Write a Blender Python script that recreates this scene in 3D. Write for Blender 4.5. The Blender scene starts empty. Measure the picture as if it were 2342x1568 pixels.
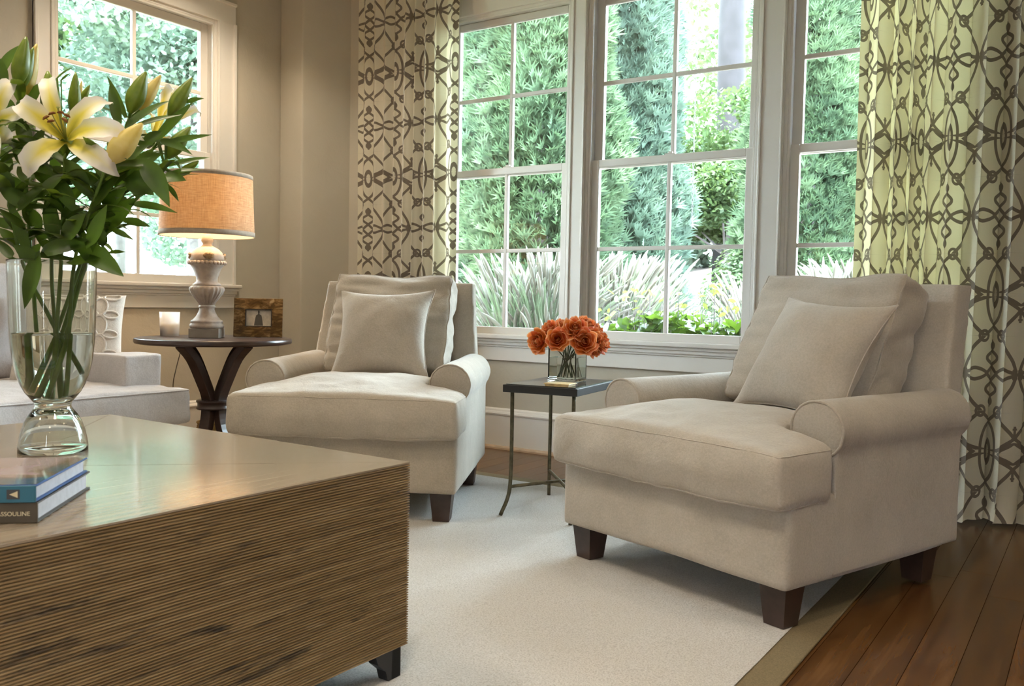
import bpy, bmesh, math, random
import numpy as np
from mathutils import Vector, Matrix, noise
from mathutils.bvhtree import BVHTree

# ------------------------------------------------------------------ camera, world, lights, exposure
W_PX, H_PX = 2342.0, 1568.0
CX, CY = W_PX / 2, H_PX / 2
VB = np.array([-1900.0 - CX, 630.0 - CY])      # vanishing point of the window wall
VL = np.array([2524.0 - CX, 715.0 - CY])       # vanishing point of the side wall
FPX = math.sqrt(-float(VB @ VL))
_X = -np.array([VB[0], VB[1], FPX]); _X /= np.linalg.norm(_X)
_Y = np.array([VL[0], VL[1], FPX]); _Y /= np.linalg.norm(_Y)
_Z = np.cross(_X, _Y)
CAMM = np.stack([_X, _Y, _Z], 1)               # camera (right, down, forward) = CAMM @ world
CAMH = 0.90
CAMP = np.array([0.0, 0.0, CAMH])

scene = bpy.context.scene
COL = scene.collection
cam_data = bpy.data.cameras.new('camera')
cam_data.sensor_width = 36.0
cam_data.lens = FPX / W_PX * 36.0
cam_data.clip_start = 0.05
cam_data.clip_end = 300
cam_data.dof.use_dof = True
cam_data.dof.focus_distance = 3.3
cam_data.dof.aperture_fstop = 9.0
cam = bpy.data.objects.new('camera', cam_data)
COL.objects.link(cam)
_R = CAMM.T
cam.matrix_world = Matrix(((_R[0][0], -_R[0][1], -_R[0][2], 0.0),
                           (_R[1][0], -_R[1][1], -_R[1][2], 0.0),
                           (_R[2][0], -_R[2][1], -_R[2][2], CAMH),
                           (0, 0, 0, 1)))
scene.camera = cam

world = bpy.data.worlds.new('sky')
scene.world = world
world.use_nodes = True
_wn = world.node_tree.nodes
_bg = _wn['Background']
_bg.inputs['Color'].default_value = (0.76, 0.88, 1.0, 1)
_bg.inputs['Strength'].default_value = 33.0

sun_data = bpy.data.lights.new('sun', 'SUN')
sun_data.energy = 22.0
sun_data.angle = 0.06
sun_data.color = (1.0, 0.95, 0.86)
sun = bpy.data.objects.new('sun', sun_data)
COL.objects.link(sun)
sun.rotation_euler = Vector((-0.10, 0.75, -1.0)).to_track_quat('-Z', 'Y').to_euler()


def area_light(name, loc, size, energy, color, target=None):
    d = bpy.data.lights.new(name, 'AREA')
    d.shape = 'DISK'
    d.size = size
    d.energy = energy
    d.color = color
    o = bpy.data.objects.new(name, d)
    COL.objects.link(o)
    o.location = loc
    if target is not None:
        o.rotation_euler = (Vector(target) - Vector(loc)).to_track_quat('-Z', 'Y').to_euler()
    return o


WARM = (1.0, 0.84, 0.64)
for _loc, _e in (((-0.6, 0.7, 2.97), 17), ((-2.6, 0.9, 2.97), 16), ((-4.05, 3.3, 2.97), 14), ((0.9, 2.2, 2.97), 9), ((-2.6, -1.2, 2.97), 14), ((0.4, -1.2, 2.97), 15)):
    _l = area_light('ceiling_fill', _loc, 0.45, _e, WARM)  # unseen warm fill disc added under the ceiling to brighten the room
    _l.data.spread = math.radians(125)

vs = scene.view_settings
vs.view_transform = 'Standard'
vs.look = 'None'
vs.gamma = 1.0
vs.use_curve_mapping = False
vs.exposure = 0.46
scene.cycles.use_denoising = True
scene.cycles.max_bounces = 14
scene.cycles.transparent_max_bounces = 24
scene.cycles.transmission_bounces = 12
scene.cycles.sample_clamp_indirect = 6.0
scene.cycles.caustics_reflective = False


def at(u, v, depth):
    """World point seen at pixel (u, v), `depth` metres along the view axis."""
    d = CAMM.T @ np.array([(u - CX) / FPX, (v - CY) / FPX, 1.0])
    return Vector(CAMP + d * depth)


def onz(u, v, z):
    d = CAMM.T @ np.array([(u - CX) / FPX, (v - CY) / FPX, 1.0])
    return Vector(CAMP + d * ((z - CAMH) / d[2]))


# ------------------------------------------------------------------ node helpers and materials
class NT:
    def __init__(s, mat):
        mat.use_nodes = True
        s.t = mat.node_tree
        s.t.nodes.clear()

    def n(s, kind, **kw):
        nd = s.t.nodes.new(kind)
        for k, v in kw.items():
            setattr(nd, k, v)
        return nd

    def link(s, a, b):
        s.t.links.new(a, b)

    def put(s, sock, v):
        if isinstance(v, bpy.types.NodeSocket):
            s.link(v, sock)
        else:
            sock.default_value = v

    def m(s, op, a, b=None, c=None, clamp=False):
        nd = s.n('ShaderNodeMath', operation=op, use_clamp=clamp)
        s.put(nd.inputs[0], a)
        if b is not None:
            s.put(nd.inputs[1], b)
        if c is not None:
            s.put(nd.inputs[2], c)
        return nd.outputs[0]

    def mix(s, fac, a, b):
        nd = s.n('ShaderNodeMix', data_type='RGBA')
        s.put(nd.inputs[0], fac)
        s.put(nd.inputs[6], rgba(a))
        s.put(nd.inputs[7], rgba(b))
        return nd.outputs[2]

    def coords(s, kind='Object', scale=(1, 1, 1), rot=(0, 0, 0), loc=(0, 0, 0)):
        tc = s.n('ShaderNodeTexCoord')
        mp = s.n('ShaderNodeMapping')
        mp.inputs['Scale'].default_value = scale
        mp.inputs['Rotation'].default_value = rot
        mp.inputs['Location'].default_value = loc
        s.link(tc.outputs[kind], mp.inputs[0])
        return mp.outputs[0]

    def noise(s, vec, scale, detail=3.0, rough=0.55, dist=0.0):
        nd = s.n('ShaderNodeTexNoise')
        nd.inputs['Scale'].default_value = scale
        nd.inputs['Detail'].default_value = detail
        nd.inputs['Roughness'].default_value = rough
        nd.inputs['Distortion'].default_value = dist
        if vec is not None:
            s.link(vec, nd.inputs['Vector'])
        return nd.outputs['Fac']

    def ramp(s, fac, stops, interp='LINEAR'):
        nd = s.n('ShaderNodeValToRGB')
        cr = nd.color_ramp
        cr.interpolation = interp
        while len(cr.elements) < len(stops):
            cr.elements.new(0.5)
        for e, (p, c) in zip(cr.elements, stops):
            e.position = p
            e.color = rgba(c)
        s.put(nd.inputs[0], fac)
        return nd.outputs[0]

    def bump(s, h, strength=0.3, dist=0.01, normal=None):
        nd = s.n('ShaderNodeBump')
        nd.inputs['Strength'].default_value = strength
        nd.inputs['Distance'].default_value = dist
        s.link(h, nd.inputs['Height'])
        if normal is not None:
            s.link(normal, nd.inputs['Normal'])
        return nd.outputs[0]

    def bsdf(s, color, rough=0.5, normal=None, **kw):
        nd = s.n('ShaderNodeBsdfPrincipled')
        s.put(nd.inputs['Base Color'], rgba(color))
        s.put(nd.inputs['Roughness'], rough)
        if normal is not None:
            s.link(normal, nd.inputs['Normal'])
        for k, v in kw.items():
            s.put(nd.inputs[k.replace('_', ' ')], rgba(v) if isinstance(v, tuple) else v)
        return nd.outputs[0]

    def out(s, surf):
        o = s.n('ShaderNodeOutputMaterial')
        s.link(surf, o.inputs['Surface'])

    def mixsh(s, fac, a, b):
        nd = s.n('ShaderNodeMixShader')
        s.put(nd.inputs[0], fac)
        s.link(a, nd.inputs[1])
        s.link(b, nd.inputs[2])
        return nd.outputs[0]


def rgba(c):
    if isinstance(c, tuple) and len(c) == 3:
        return (c[0], c[1], c[2], 1.0)
    return c


M = {}


def new_mat(name):
    m = bpy.data.materials.new(name)
    M[name] = m
    return NT(m)


def plain(name, color, rough=0.5, var=0.0, scale=8.0, bump=0.0, bscale=80.0, **kw):
    t = new_mat(name)
    co = t.coords()
    col = color
    if var > 0:
        nz = t.noise(co, scale, 4)
        dark = tuple(x * (1 - var) for x in color)
        lite = tuple(min(1, x * (1 + var)) for x in color)
        col = t.ramp(nz, [(0.3, dark), (0.7, lite)])
    nm = None
    if bump > 0:
        nm = t.bump(t.noise(co, bscale, 4), bump, 0.004)
    t.out(t.bsdf(col, rough, nm, **kw))
    return M[name]


plain('trim_paint', (0.78, 0.745, 0.69), 0.38, 0.02, 3.0, 0.05, 30)
plain('ceiling_paint', (0.72, 0.68, 0.6), 0.8)
plain('dark_leg', (0.045, 0.026, 0.02), 0.35, 0.3, 14.0)
plain('espresso_wood', (0.05, 0.03, 0.024), 0.28, 0.3, 10.0)
plain('black_wood', (0.012, 0.012, 0.014), 0.35)
plain('bronze_iron', (0.10, 0.085, 0.05), 0.45, 0.4, 40.0, 0.2, 120, Metallic=0.7)
plain('stone_top', (0.03, 0.034, 0.036), 0.07, 0.5, 14.0)
plain('black_edge', (0.014, 0.014, 0.015), 0.5)
plain('gilt', (0.62, 0.46, 0.22), 0.5, 0.25, 40.0)
plain('page_paper', (0.72, 0.73, 0.78), 0.8, 0.08, 60.0)
plain('book_blue', (0.02, 0.09, 0.30), 0.3)
plain('book_teal', (0.03, 0.15, 0.23), 0.3)
plain('book_charcoal', (0.05, 0.05, 0.055), 0.35)
plain('book_bronze', (0.07, 0.052, 0.028), 0.4, 0.2, 20)
plain('letter_gold', (0.72, 0.62, 0.40), 0.4)
plain('wax', (0.86, 0.72, 0.42), 0.5, Subsurface_Weight=0.3)
plain('wick', (0.05, 0.04, 0.03), 0.8)
plain('lamp_stone', (0.42, 0.345, 0.28), 0.75, 0.22, 22.0, 0.35, 60)
plain('lamp_plinth', (0.26, 0.22, 0.18), 0.55, 0.15, 20)
plain('lamp_ornament', (0.26, 0.17, 0.08), 0.7, 0.4, 60, 0.5, 90)
plain('cord', (0.20, 0.16, 0.12), 0.6)
plain('stem_green', (0.115, 0.20, 0.03), 0.45, 0.3, 30)
plain('rose_stem', (0.05, 0.075, 0.025), 0.5, 0.3, 30)
plain('anther', (0.22, 0.08, 0.015), 0.8)
plain('pistil', (0.30, 0.32, 0.06), 0.5)
plain('photo_grey', (0.48, 0.45, 0.40), 0.35, 0.25, 30)
plain('photo_dark', (0.07, 0.065, 0.06), 0.35)
plain('photo_skin', (0.38, 0.33, 0.28), 0.4)
plain('wicker', (0.42, 0.26, 0.08), 0.7, 0.3, 60)
plain('boulder_stone', (0.09, 0.08, 0.078), 0.9, 0.35, 3.0, 0.6, 8)
plain('chain_metal', (0.05, 0.06, 0.06), 0.5)

# plaster walls
t = new_mat('plaster')
co = t.coords()
nz = t.noise(co, 1.6, 4, 0.6)
col = t.ramp(nz, [(0.25, (0.485, 0.437, 0.352)), (0.75, (0.55, 0.50, 0.41))])
h = t.m('ADD', t.noise(co, 7.0, 6, 0.62, 0.6), t.m('MULTIPLY', t.noise(co, 60.0, 3), 0.12))
t.out(t.bsdf(col, 0.85, t.bump(h, 0.22, 0.02)))

# oak floor boards; every board its own tone
t = new_mat('oak')
oi = t.n('ShaderNodeObjectInfo')
tc = t.n('ShaderNodeTexCoord')
off = t.n('ShaderNodeVectorMath', operation='MULTIPLY_ADD')
t.link(oi.outputs['Random'], off.inputs[0])
off.inputs[1].default_value = (37, 53, 11)
t.link(tc.outputs['Object'], off.inputs[2])
mp = t.n('ShaderNodeMapping')
mp.inputs['Scale'].default_value = (14, 1.1, 1)
t.link(off.outputs[0], mp.inputs[0])
g1 = t.noise(mp.outputs[0], 2.0, 4, 0.5, 0.5)
mp2 = t.n('ShaderNodeMapping')
mp2.inputs['Scale'].default_value = (95, 0.8, 1)
t.link(off.outputs[0], mp2.inputs[0])
g2 = t.noise(mp2.outputs[0], 2.0, 3, 0.6)
base = t.ramp(g1, [(0.28, (0.065, 0.025, 0.008)), (0.5, (0.125, 0.056, 0.016)), (0.72, (0.19, 0.092, 0.030))])
base = t.mix(t.m('MULTIPLY', t.m('SUBTRACT', 1.0, g2), 0.40), base, (0.065, 0.026, 0.010))
tone = t.m('MULTIPLY_ADD', oi.outputs['Random'], 0.5, 0.72)
hs = t.n('ShaderNodeHueSaturation')
t.link(base, hs.inputs['Color'])
t.link(tone, hs.inputs['Value'])
t.out(t.bsdf(hs.outputs[0], t.m('MULTIPLY_ADD', g2, 0.05, 0.22), t.bump(g2, 0.03, 0.002)))

# rug
t = new_mat('rug_wool')
co = t.coords()
sp = t.noise(co, 210.0, 2, 0.7)
sp2 = t.noise(co, 3.0, 4, 0.6)
c1 = t.ramp(sp, [(0.30, (0.38, 0.365, 0.34)), (0.52, (0.60, 0.585, 0.56)), (0.8, (0.72, 0.71, 0.69))])
c2 = t.mix(t.m('MULTIPLY', sp2, 0.25), c1, (0.48, 0.44, 0.38))
hh = t.m('ADD', sp, t.m('MULTIPLY', t.noise(co, 480, 2), 0.6))
t.out(t.bsdf(c2, 0.95, t.bump(hh, 0.55, 0.006), Sheen_Weight=0.25))
t = new_mat('rug_tape')
co = t.coords()
t.out(t.bsdf(t.ramp(t.noise(co, 300, 2), [(0.3, (0.15, 0.115, 0.06)), (0.7, (0.23, 0.18, 0.10))]), 0.85))

# linen / chenille upholstery
def fabric(name, c, seed=0.0):
    t = new_mat(name)
    co = t.coords(loc=(seed, seed, 0))
    big = t.noise(co, 5.0, 4, 0.6)
    fine = t.noise(co, 160.0, 3, 0.7)
    thr = t.noise(t.coords(scale=(1, 1, 6), loc=(seed, 0, 0)), 140.0, 2)
    dark = tuple(x * 0.78 for x in c)
    lite = tuple(min(1, x * 1.12) for x in c)
    col = t.ramp(t.m('ADD', t.m('MULTIPLY', big, 0.5), t.m('MULTIPLY', fine, 0.5)), [(0.32, dark), (0.68, lite)])
    h = t.m('ADD', fine, t.m('MULTIPLY', thr, 0.6))
    h2 = t.m('ADD', t.m('MULTIPLY', h, 0.12), t.noise(co, 9.0, 4, 0.6, 0.5))
    t.out(t.bsdf(col, 0.95, t.bump(h2, 0.32, 0.02), Sheen_Weight=0.3, Sheen_Roughness=0.5))
    return M[name]


fabric('chair_fabric', (0.465, 0.41, 0.335))
fabric('pillow_fabric', (0.485, 0.432, 0.36), 3.0)
fabric('sofa_fabric', (0.52, 0.50, 0.50), 5.0)
fabric('ring_fabric', (0.72, 0.67, 0.61), 7.0)

# coffee table veneer: uv.x runs along the grain
t = new_mat('veneer_top')
co = t.coords('UV', scale=(1.2, 70, 1))
g = t.noise(co, 1.0, 4, 0.6, 0.2)
gg = t.noise(t.coords('UV', scale=(2.5, 260, 1)), 1.0, 3, 0.7)
pt = t.noise(t.coords('UV', scale=(2, 5, 1)), 1.5, 3)
c = t.ramp(g, [(0.25, (0.17, 0.135, 0.095)), (0.5, (0.29, 0.24, 0.18)), (0.75, (0.39, 0.335, 0.265))])
c = t.mix(t.m('MULTIPLY', t.ramp(gg, [(0.30, (1, 1, 1)), (0.44, (0, 0, 0))]), 0.5), c, (0.10, 0.07, 0.04))
c = t.mix(t.m('MULTIPLY', pt, 0.35), c, (0.30, 0.235, 0.16))
t.out(t.bsdf(c, t.m('MULTIPLY_ADD', gg, 0.10, 0.17), t.bump(gg, 0.05, 0.002), Coat_Weight=0.6, Coat_Roughness=0.10))

t = new_mat('reeded_wood')
co = t.coords('UV', scale=(2.0, 60, 1))
g = t.noise(co, 1.0, 5, 0.65, 0.15)
wear = t.noise(t.coords('UV', scale=(3.2, 26, 1)), 1.0, 5, 0.72, 0.4)
fleck = t.noise(t.coords('UV', scale=(14, 170, 1)), 1.0, 3, 0.6)
c = t.ramp(g, [(0.25, (0.095, 0.056, 0.020)), (0.5, (0.215, 0.138, 0.058)), (0.78, (0.37, 0.265, 0.14))])
c = t.mix(t.ramp(wear, [(0.33, (1, 1, 1)), (0.44, (0, 0, 0))]), c, (0.035, 0.022, 0.012))
c = t.mix(t.m('MULTIPLY', t.ramp(fleck, [(0.30, (1, 1, 1)), (0.45, (0, 0, 0))]), 0.55), c, (0.06, 0.038, 0.02))
c = t.mix(t.m('MULTIPLY', t.ramp(wear, [(0.60, (0, 0, 0)), (0.74, (1, 1, 1))]), 0.5), c, (0.46, 0.36, 0.23))
t.out(t.bsdf(c, 0.48, t.bump(t.m('ADD', g, fleck), 0.25, 0.004)))

# glass
t = new_mat('window_glass')
fr = t.n('ShaderNodeFresnel')
fr.inputs['IOR'].default_value = 1.45
tr = t.n('ShaderNodeBsdfTransparent')
tr.inputs['Color'].default_value = (0.95, 0.985, 0.97, 1)
gl = t.n('ShaderNodeBsdfGlossy')
gl.inputs['Roughness'].default_value = 0.0
t.out(t.mixsh(t.m('MULTIPLY', fr.outputs[0], 1.6, clamp=True), tr.outputs[0], gl.outputs[0]))


def glass(name, color, ior, rough=0.0):
    t = new_mat(name)
    g = t.n('ShaderNodeBsdfGlass')
    g.inputs['Color'].default_value = rgba(color)
    g.inputs['IOR'].default_value = ior
    g.inputs['Roughness'].default_value = rough
    t.out(g.outputs[0])


glass('vase_glass', (0.97, 0.99, 0.98), 1.45)
glass('water', (0.97, 0.985, 0.975), 1.33)
t = new_mat('frosted_glass')
tl = t.n('ShaderNodeBsdfTranslucent')
tl.inputs['Color'].default_value = (0.9, 0.9, 0.9, 1)
tp = t.n('ShaderNodeBsdfTransparent')
t.out(t.mixsh(0.33, t.mixsh(0.55, t.bsdf((0.9, 0.9, 0.9), 0.25), tl.outputs[0]), tp.outputs[0]))

# lamp shade linen
t = new_mat('shade_linen')
wa = t.noise(t.coords('UV', scale=(420, 12, 1)), 1.0, 3, 0.7)
wb = t.noise(t.coords('UV', scale=(30, 150, 1)), 1.0, 3, 0.7)
wv = t.m('MULTIPLY', t.m('ADD', wa, wb), 0.5)
col = t.ramp(wv, [(0.32, (0.30, 0.20, 0.115)), (0.66, (0.56, 0.43, 0.29))])
tl = t.n('ShaderNodeBsdfTranslucent')
t.link(t.ramp(wv, [(0.32, (0.36, 0.19, 0.08)), (0.66, (0.80, 0.53, 0.27))]), tl.inputs['Color'])
t.out(t.mixsh(0.24, t.bsdf(col, 0.9, t.bump(wv, 0.3, 0.003)), tl.outputs[0]))
plain('shade_trim', (0.42, 0.34, 0.26), 0.9, 0.1, 60)
t = new_mat('shade_lining')
tl = t.n('ShaderNodeBsdfTranslucent')
tl.inputs['Color'].default_value = (0.92, 0.86, 0.74, 1)
t.out(t.mixsh(0.5, t.bsdf((0.86, 0.82, 0.74), 0.8), tl.outputs[0]))

# horn picture frame
t = new_mat('horn')
v = t.noise(t.coords(scale=(1, 1, 2.2)), 14.0, 5, 0.62, 1.4)
c = t.ramp(v, [(0.25, (0.022, 0.012, 0.006)), (0.48, (0.10, 0.055, 0.02)), (0.62, (0.24, 0.15, 0.06)), (0.78, (0.46, 0.36, 0.20))])
t.out(t.bsdf(c, 0.16))

# plants
def leaf_mat(name, dark, lite, trans, rough=0.35, tw=0.3, scale=20.0, spec=0.5, k=1.0):
    dark, lite, trans = (tuple(x * k for x in c) for c in (dark, lite, trans))
    t = new_mat(name)
    co = t.coords()
    col = t.ramp(t.noise(co, scale, 3), [(0.3, dark), (0.7, lite)])
    tl = t.n('ShaderNodeBsdfTranslucent')
    tl.inputs['Color'].default_value = rgba(trans)
    t.out(t.mixsh(tw, t.bsdf(col, rough, None, Specular_IOR_Level=spec), tl.outputs[0]))


leaf_mat('lily_leaf', (0.024, 0.052, 0.009), (0.075, 0.135, 0.020), (0.17, 0.26, 0.02), 0.36, 0.26, 12.0)
leaf_mat('lily_bud_green', (0.12, 0.20, 0.018), (0.24, 0.32, 0.035), (0.35, 0.42, 0.04), 0.4, 0.2, 45.0)
leaf_mat('lily_bud_yellow', (0.72, 0.58, 0.13), (0.88, 0.78, 0.34), (0.8, 0.6, 0.12), 0.45, 0.25, 25.0)
# lily petal: yellow throat fading to white towards the tip (uv.y along the petal)
t = new_mat('lily_petal')
tc = t.n('ShaderNodeTexCoord')
sx = t.n('ShaderNodeSeparateXYZ')
t.link(tc.outputs['UV'], sx.inputs[0])
mid = t.m('ABSOLUTE', t.m('SUBTRACT', sx.outputs[0], 0.5))
fac = t.m('ADD', sx.outputs[1], t.m('MULTIPLY', mid, 0.75))
c = t.ramp(fac, [(0.12, (0.55, 0.46, 0.03)), (0.42, (0.88, 0.74, 0.10)), (0.70, (0.90, 0.85, 0.58)), (0.95, (0.90, 0.87, 0.80))])
tl = t.n('ShaderNodeBsdfTranslucent')
t.link(c, tl.inputs['Color'])
t.out(t.mixsh(0.3, t.bsdf(c, 0.45), tl.outputs[0]))
# rose petals: rim paler than the heart of the petal
t = new_mat('rose_petal')
tc = t.n('ShaderNodeTexCoord')
sx = t.n('ShaderNodeSeparateXYZ')
t.link(tc.outputs['UV'], sx.inputs[0])
oi = t.n('ShaderNodeObjectInfo')
edge = t.m('MAXIMUM', sx.outputs[1], t.m('MULTIPLY', t.m('ABSOLUTE', t.m('SUBTRACT', sx.outputs[0], 0.5)), 1.9))
c = t.ramp(edge, [(0.0, (0.66, 0.22, 0.015)), (0.55, (0.68, 0.165, 0.015)), (0.86, (0.70, 0.20, 0.04)), (1.0, (0.90, 0.55, 0.28))])
c = t.mix(t.m('MULTIPLY', t.m('POWER', oi.outputs['Random'], 1.5), 0.75), c, (0.52, 0.055, 0.02))
tl = t.n('ShaderNodeBsdfTranslucent')
t.link(c, tl.inputs['Color'])
t.out(t.mixsh(0.25, t.bsdf(c, 0.5), tl.outputs[0]))

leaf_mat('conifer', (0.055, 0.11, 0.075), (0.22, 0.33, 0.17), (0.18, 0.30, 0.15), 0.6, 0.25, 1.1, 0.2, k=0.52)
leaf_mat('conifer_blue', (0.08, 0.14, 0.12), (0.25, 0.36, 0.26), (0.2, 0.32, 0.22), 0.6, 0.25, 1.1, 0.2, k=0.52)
leaf_mat('broadleaf', (0.06, 0.13, 0.055), (0.19, 0.28, 0.12), (0.20, 0.31, 0.09), 0.5, 0.35, 0.9, 0.3, k=0.52)
leaf_mat('broadleaf_haze', (0.07, 0.12, 0.10), (0.19, 0.27, 0.19), (0.15, 0.24, 0.14), 0.5, 0.3, 0.9, 0.3, k=0.52)  # distance haze is mixed into this paler, bluish leaf colour
leaf_mat('broadleaf_pale', (0.15, 0.23, 0.19), (0.30, 0.39, 0.31), (0.26, 0.36, 0.26), 0.6, 0.35, 0.6, 0.2, k=0.85)
leaf_mat('hedge_leaf', (0.05, 0.15, 0.02), (0.17, 0.33, 0.05), (0.3, 0.5, 0.05), 0.25, 0.3, 9.0, k=0.40)
leaf_mat('hedge_new_leaf', (0.24, 0.34, 0.04), (0.42, 0.50, 0.12), (0.4, 0.5, 0.1), 0.35, 0.4, 9.0, k=0.52)
leaf_mat('grass_plume', (0.28, 0.27, 0.23), (0.45, 0.45, 0.40), (0.4, 0.4, 0.32), 0.8, 0.35, 5.0, 0.1, k=0.62)
leaf_mat('grass_blade', (0.13, 0.19, 0.11), (0.28, 0.34, 0.24), (0.24, 0.33, 0.18), 0.6, 0.35, 5.0, 0.2, k=0.62)
leaf_mat('sage_mound', (0.14, 0.20, 0.17), (0.27, 0.34, 0.28), (0.25, 0.32, 0.22), 0.7, 0.3, 4.0, 0.2, k=0.52)
plain('bark', (0.15, 0.13, 0.14), 0.95, 0.35, 4.0, 0.8, 12)
plain('pine_bark', (0.012, 0.0105, 0.013), 0.95, 0.4, 4.0, 0.8, 12)
plain('mulch', (0.44, 0.33, 0.28), 0.95, 0.3, 6.0, 0.6, 30)
plain('lawn', (0.50, 0.60, 0.36), 0.9, 0.25, 2.5, 0.5, 60)

# curtain print: an interlaced trellis drawn from curves in one quarter of its repeat
PW, PH = 0.34, 0.665


def spline(pts, n=60):
    pts = np.array(pts, float)
    x = np.linspace(pts[0, 0], pts[-1, 0], n)
    k = len(pts)
    mth = np.zeros(k)
    for i in range(k):
        a, b = max(0, i - 1), min(k - 1, i + 1)
        mth[i] = (pts[b, 1] - pts[a, 1]) / (pts[b, 0] - pts[a, 0])
    y = []
    for xx in x:
        i = min(k - 2, max(0, int(np.searchsorted(pts[:, 0], xx) - 1)))
        hh = pts[i + 1, 0] - pts[i, 0]
        s = (xx - pts[i, 0]) / hh
        y.append((2*s**3-3*s**2+1)*pts[i, 1] + (s**3-2*s**2+s)*hh*mth[i] + (-2*s**3+3*s**2)*pts[i+1, 1] + (s**3-s**2)*hh*mth[i+1])
    return x, np.array(y)


def fcurve(t, fac, xs, ys):
    nd = t.n('ShaderNodeFloatCurve')
    mp = nd.mapping
    mp.use_clip = False
    c = mp.curves[0]
    while len(c.points) < len(xs):
        c.points.new(0.5, 0.5)
    for p, x, y in zip(c.points, xs, ys):
        p.location = (float(x), float(y))
        p.handle_type = 'VECTOR'
    mp.update()
    t.put(nd.inputs['Value'], fac)
    return nd.outputs[0]


def curtain_material(name, v0, u0, lightcol, transcol):
    t = new_mat(name)
    tc = t.n('ShaderNodeTexCoord')
    sx = t.n('ShaderNodeSeparateXYZ')
    t.link(tc.outputs['UV'], sx.inputs[0])
    U, V = sx.outputs[0], sx.outputs[1]

    def fold(s, period, o):
        fr = t.m('FRACT', t.m('ADD', t.m('DIVIDE', t.m('SUBTRACT', s, o), period), 100.5))
        return t.m('ABSOLUTE', t.m('SUBTRACT', fr, 0.5))
    a = fold(U, PW, u0)
    b = fold(V, PH, v0)
    s = t.m('SUBTRACT', 0.5, a)
    masks = []
    HALF = 0.0077

    def vcurve(pts, src, half=HALF):
        x, y = spline(pts, 48)
        sl = np.gradient(y, x) * PW / PH
        sf = np.sqrt(1 + sl ** 2)
        f = np.abs(y)
        X = (x * 2).clip(0, 1)
        fx, fy, sy = list(X), list(f), list(sf)
        if fx[0] > 0.01:
            fx = [0.0, fx[0] - 0.002] + fx; fy = [0, 0] + fy; sy = [0, 0] + sy
        if fx[-1] < 0.99:
            fx = fx + [fx[-1] + 0.002, 1.0]; fy = fy + [0, 0]; sy = sy + [0, 0]
        b2 = t.m('MULTIPLY', b, 2.0)
        ff = fcurve(t, b2, fx, fy)
        ss = fcurve(t, b2, fx, sy)
        d = t.m('MULTIPLY', t.m('ABSOLUTE', t.m('SUBTRACT', src, ff)), PW)
        masks.append(t.m('LESS_THAN', d, t.m('MULTIPLY', ss, half)))
    vcurve([(0.0, .02), (.03, .035), (.08, .075), (.13, .14), (.18, .215), (.215, .28), (.24, .33)], a)
    vcurve([(.24, .33), (.28, .24), (.33, .14), (.37, .06), (.40, 0), (.43, -.09), (.455, -.18), (.475, -.28), (.49, -.40)], a)
    vcurve([(.43, 0), (.455, -.09), (.48, -.19), (.5, -.25)], a)
    vcurve([(.24, .17), (.27, .09), (.305, 0), (.34, -.075), (.39, -.125), (.45, -.15), (.5, -.15)], s)
    vcurve([(0, .11), (.05, 0), (.10, -.11), (.15, 0), (.178, .035), (.205, .0)], s)
    # links that leave the flower sideways
    x, y = spline([(.03, .004), (.12, .018), (.22, .036), (.31, .026), (.40, .004)], 40)
    ff = fcurve(t, t.m('MULTIPLY', a, 2.0), [0, .055] + list(x * 2) + [.805, 1.0], [9, 9] + list(y) + [9, 9])
    masks.append(t.m('LESS_THAN', t.m('MULTIPLY', t.m('ABSOLUTE', t.m('SUBTRACT', b, ff)), PH), HALF * 1.02))

    def ell(src, ca, cb, ra, rb, half):
        dx = t.m('MULTIPLY', t.m('SUBTRACT', src, ca), PW)
        dz = t.m('MULTIPLY', t.m('SUBTRACT', b, cb), PH)
        r = t.m('SQRT', t.m('ADD', t.m('POWER', t.m('DIVIDE', dx, ra), 2.0), t.m('POWER', t.m('DIVIDE', dz, rb), 2.0)))
        if half is None:
            return t.m('LESS_THAN', r, 1.0)
        return t.m('LESS_THAN', t.m('ABSOLUTE', t.m('SUBTRACT', r, 1.0)), half / ra)
    masks.append(ell(a, .33, .24, .021, .021, .0062))
    masks.append(ell(s, 0.0, .5, .021, .045, .0068))
    masks.append(ell(a, .040, .021, .0125, .0125, None))

    def bar(src, b0, b1, wdt):
        m1 = t.m('MULTIPLY', t.m('GREATER_THAN', b, b0), t.m('LESS_THAN', b, b1))
        return t.m('MULTIPLY', m1, t.m('LESS_THAN', t.m('MULTIPLY', src, PW), wdt))
    masks.append(bar(a, .325, .385, .0065))
    masks.append(bar(a, .337, .350, .011))
    masks.append(bar(s, .165, .215, .0065))
    masks.append(bar(s, .190, .203, .011))
    mk = masks[0]
    for k in masks[1:]:
        mk = t.m('MAXIMUM', mk, k)
    weave = t.noise(t.coords('UV', scale=(500, 900, 1)), 1.0, 2, 0.7)
    bc = t.mix(t.m('MULTIPLY', weave, 0.25), lightcol, tuple(x * 0.86 for x in lightcol))
    col = t.mix(t.m('MULTIPLY', mk, 0.92), bc, (0.155, 0.115, 0.082))
    tcol = t.mix(t.m('MULTIPLY', mk, 0.92), transcol, (0.07, 0.055, 0.03))
    tl = t.n('ShaderNodeBsdfTranslucent')
    t.link(tcol, tl.inputs['Color'])
    t.out(t.mixsh(0.24, t.bsdf(col, 0.8, t.bump(weave, 0.1, 0.001), Sheen_Weight=0.1), tl.outputs[0]))


curtain_material('curtain_print_near', 1.300, 0.0, (0.70, 0.64, 0.50), (0.78, 0.73, 0.36))
curtain_material('curtain_print_far', 2.02, 0.0, (0.80, 0.745, 0.62), (0.80, 0.78, 0.45))


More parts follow.
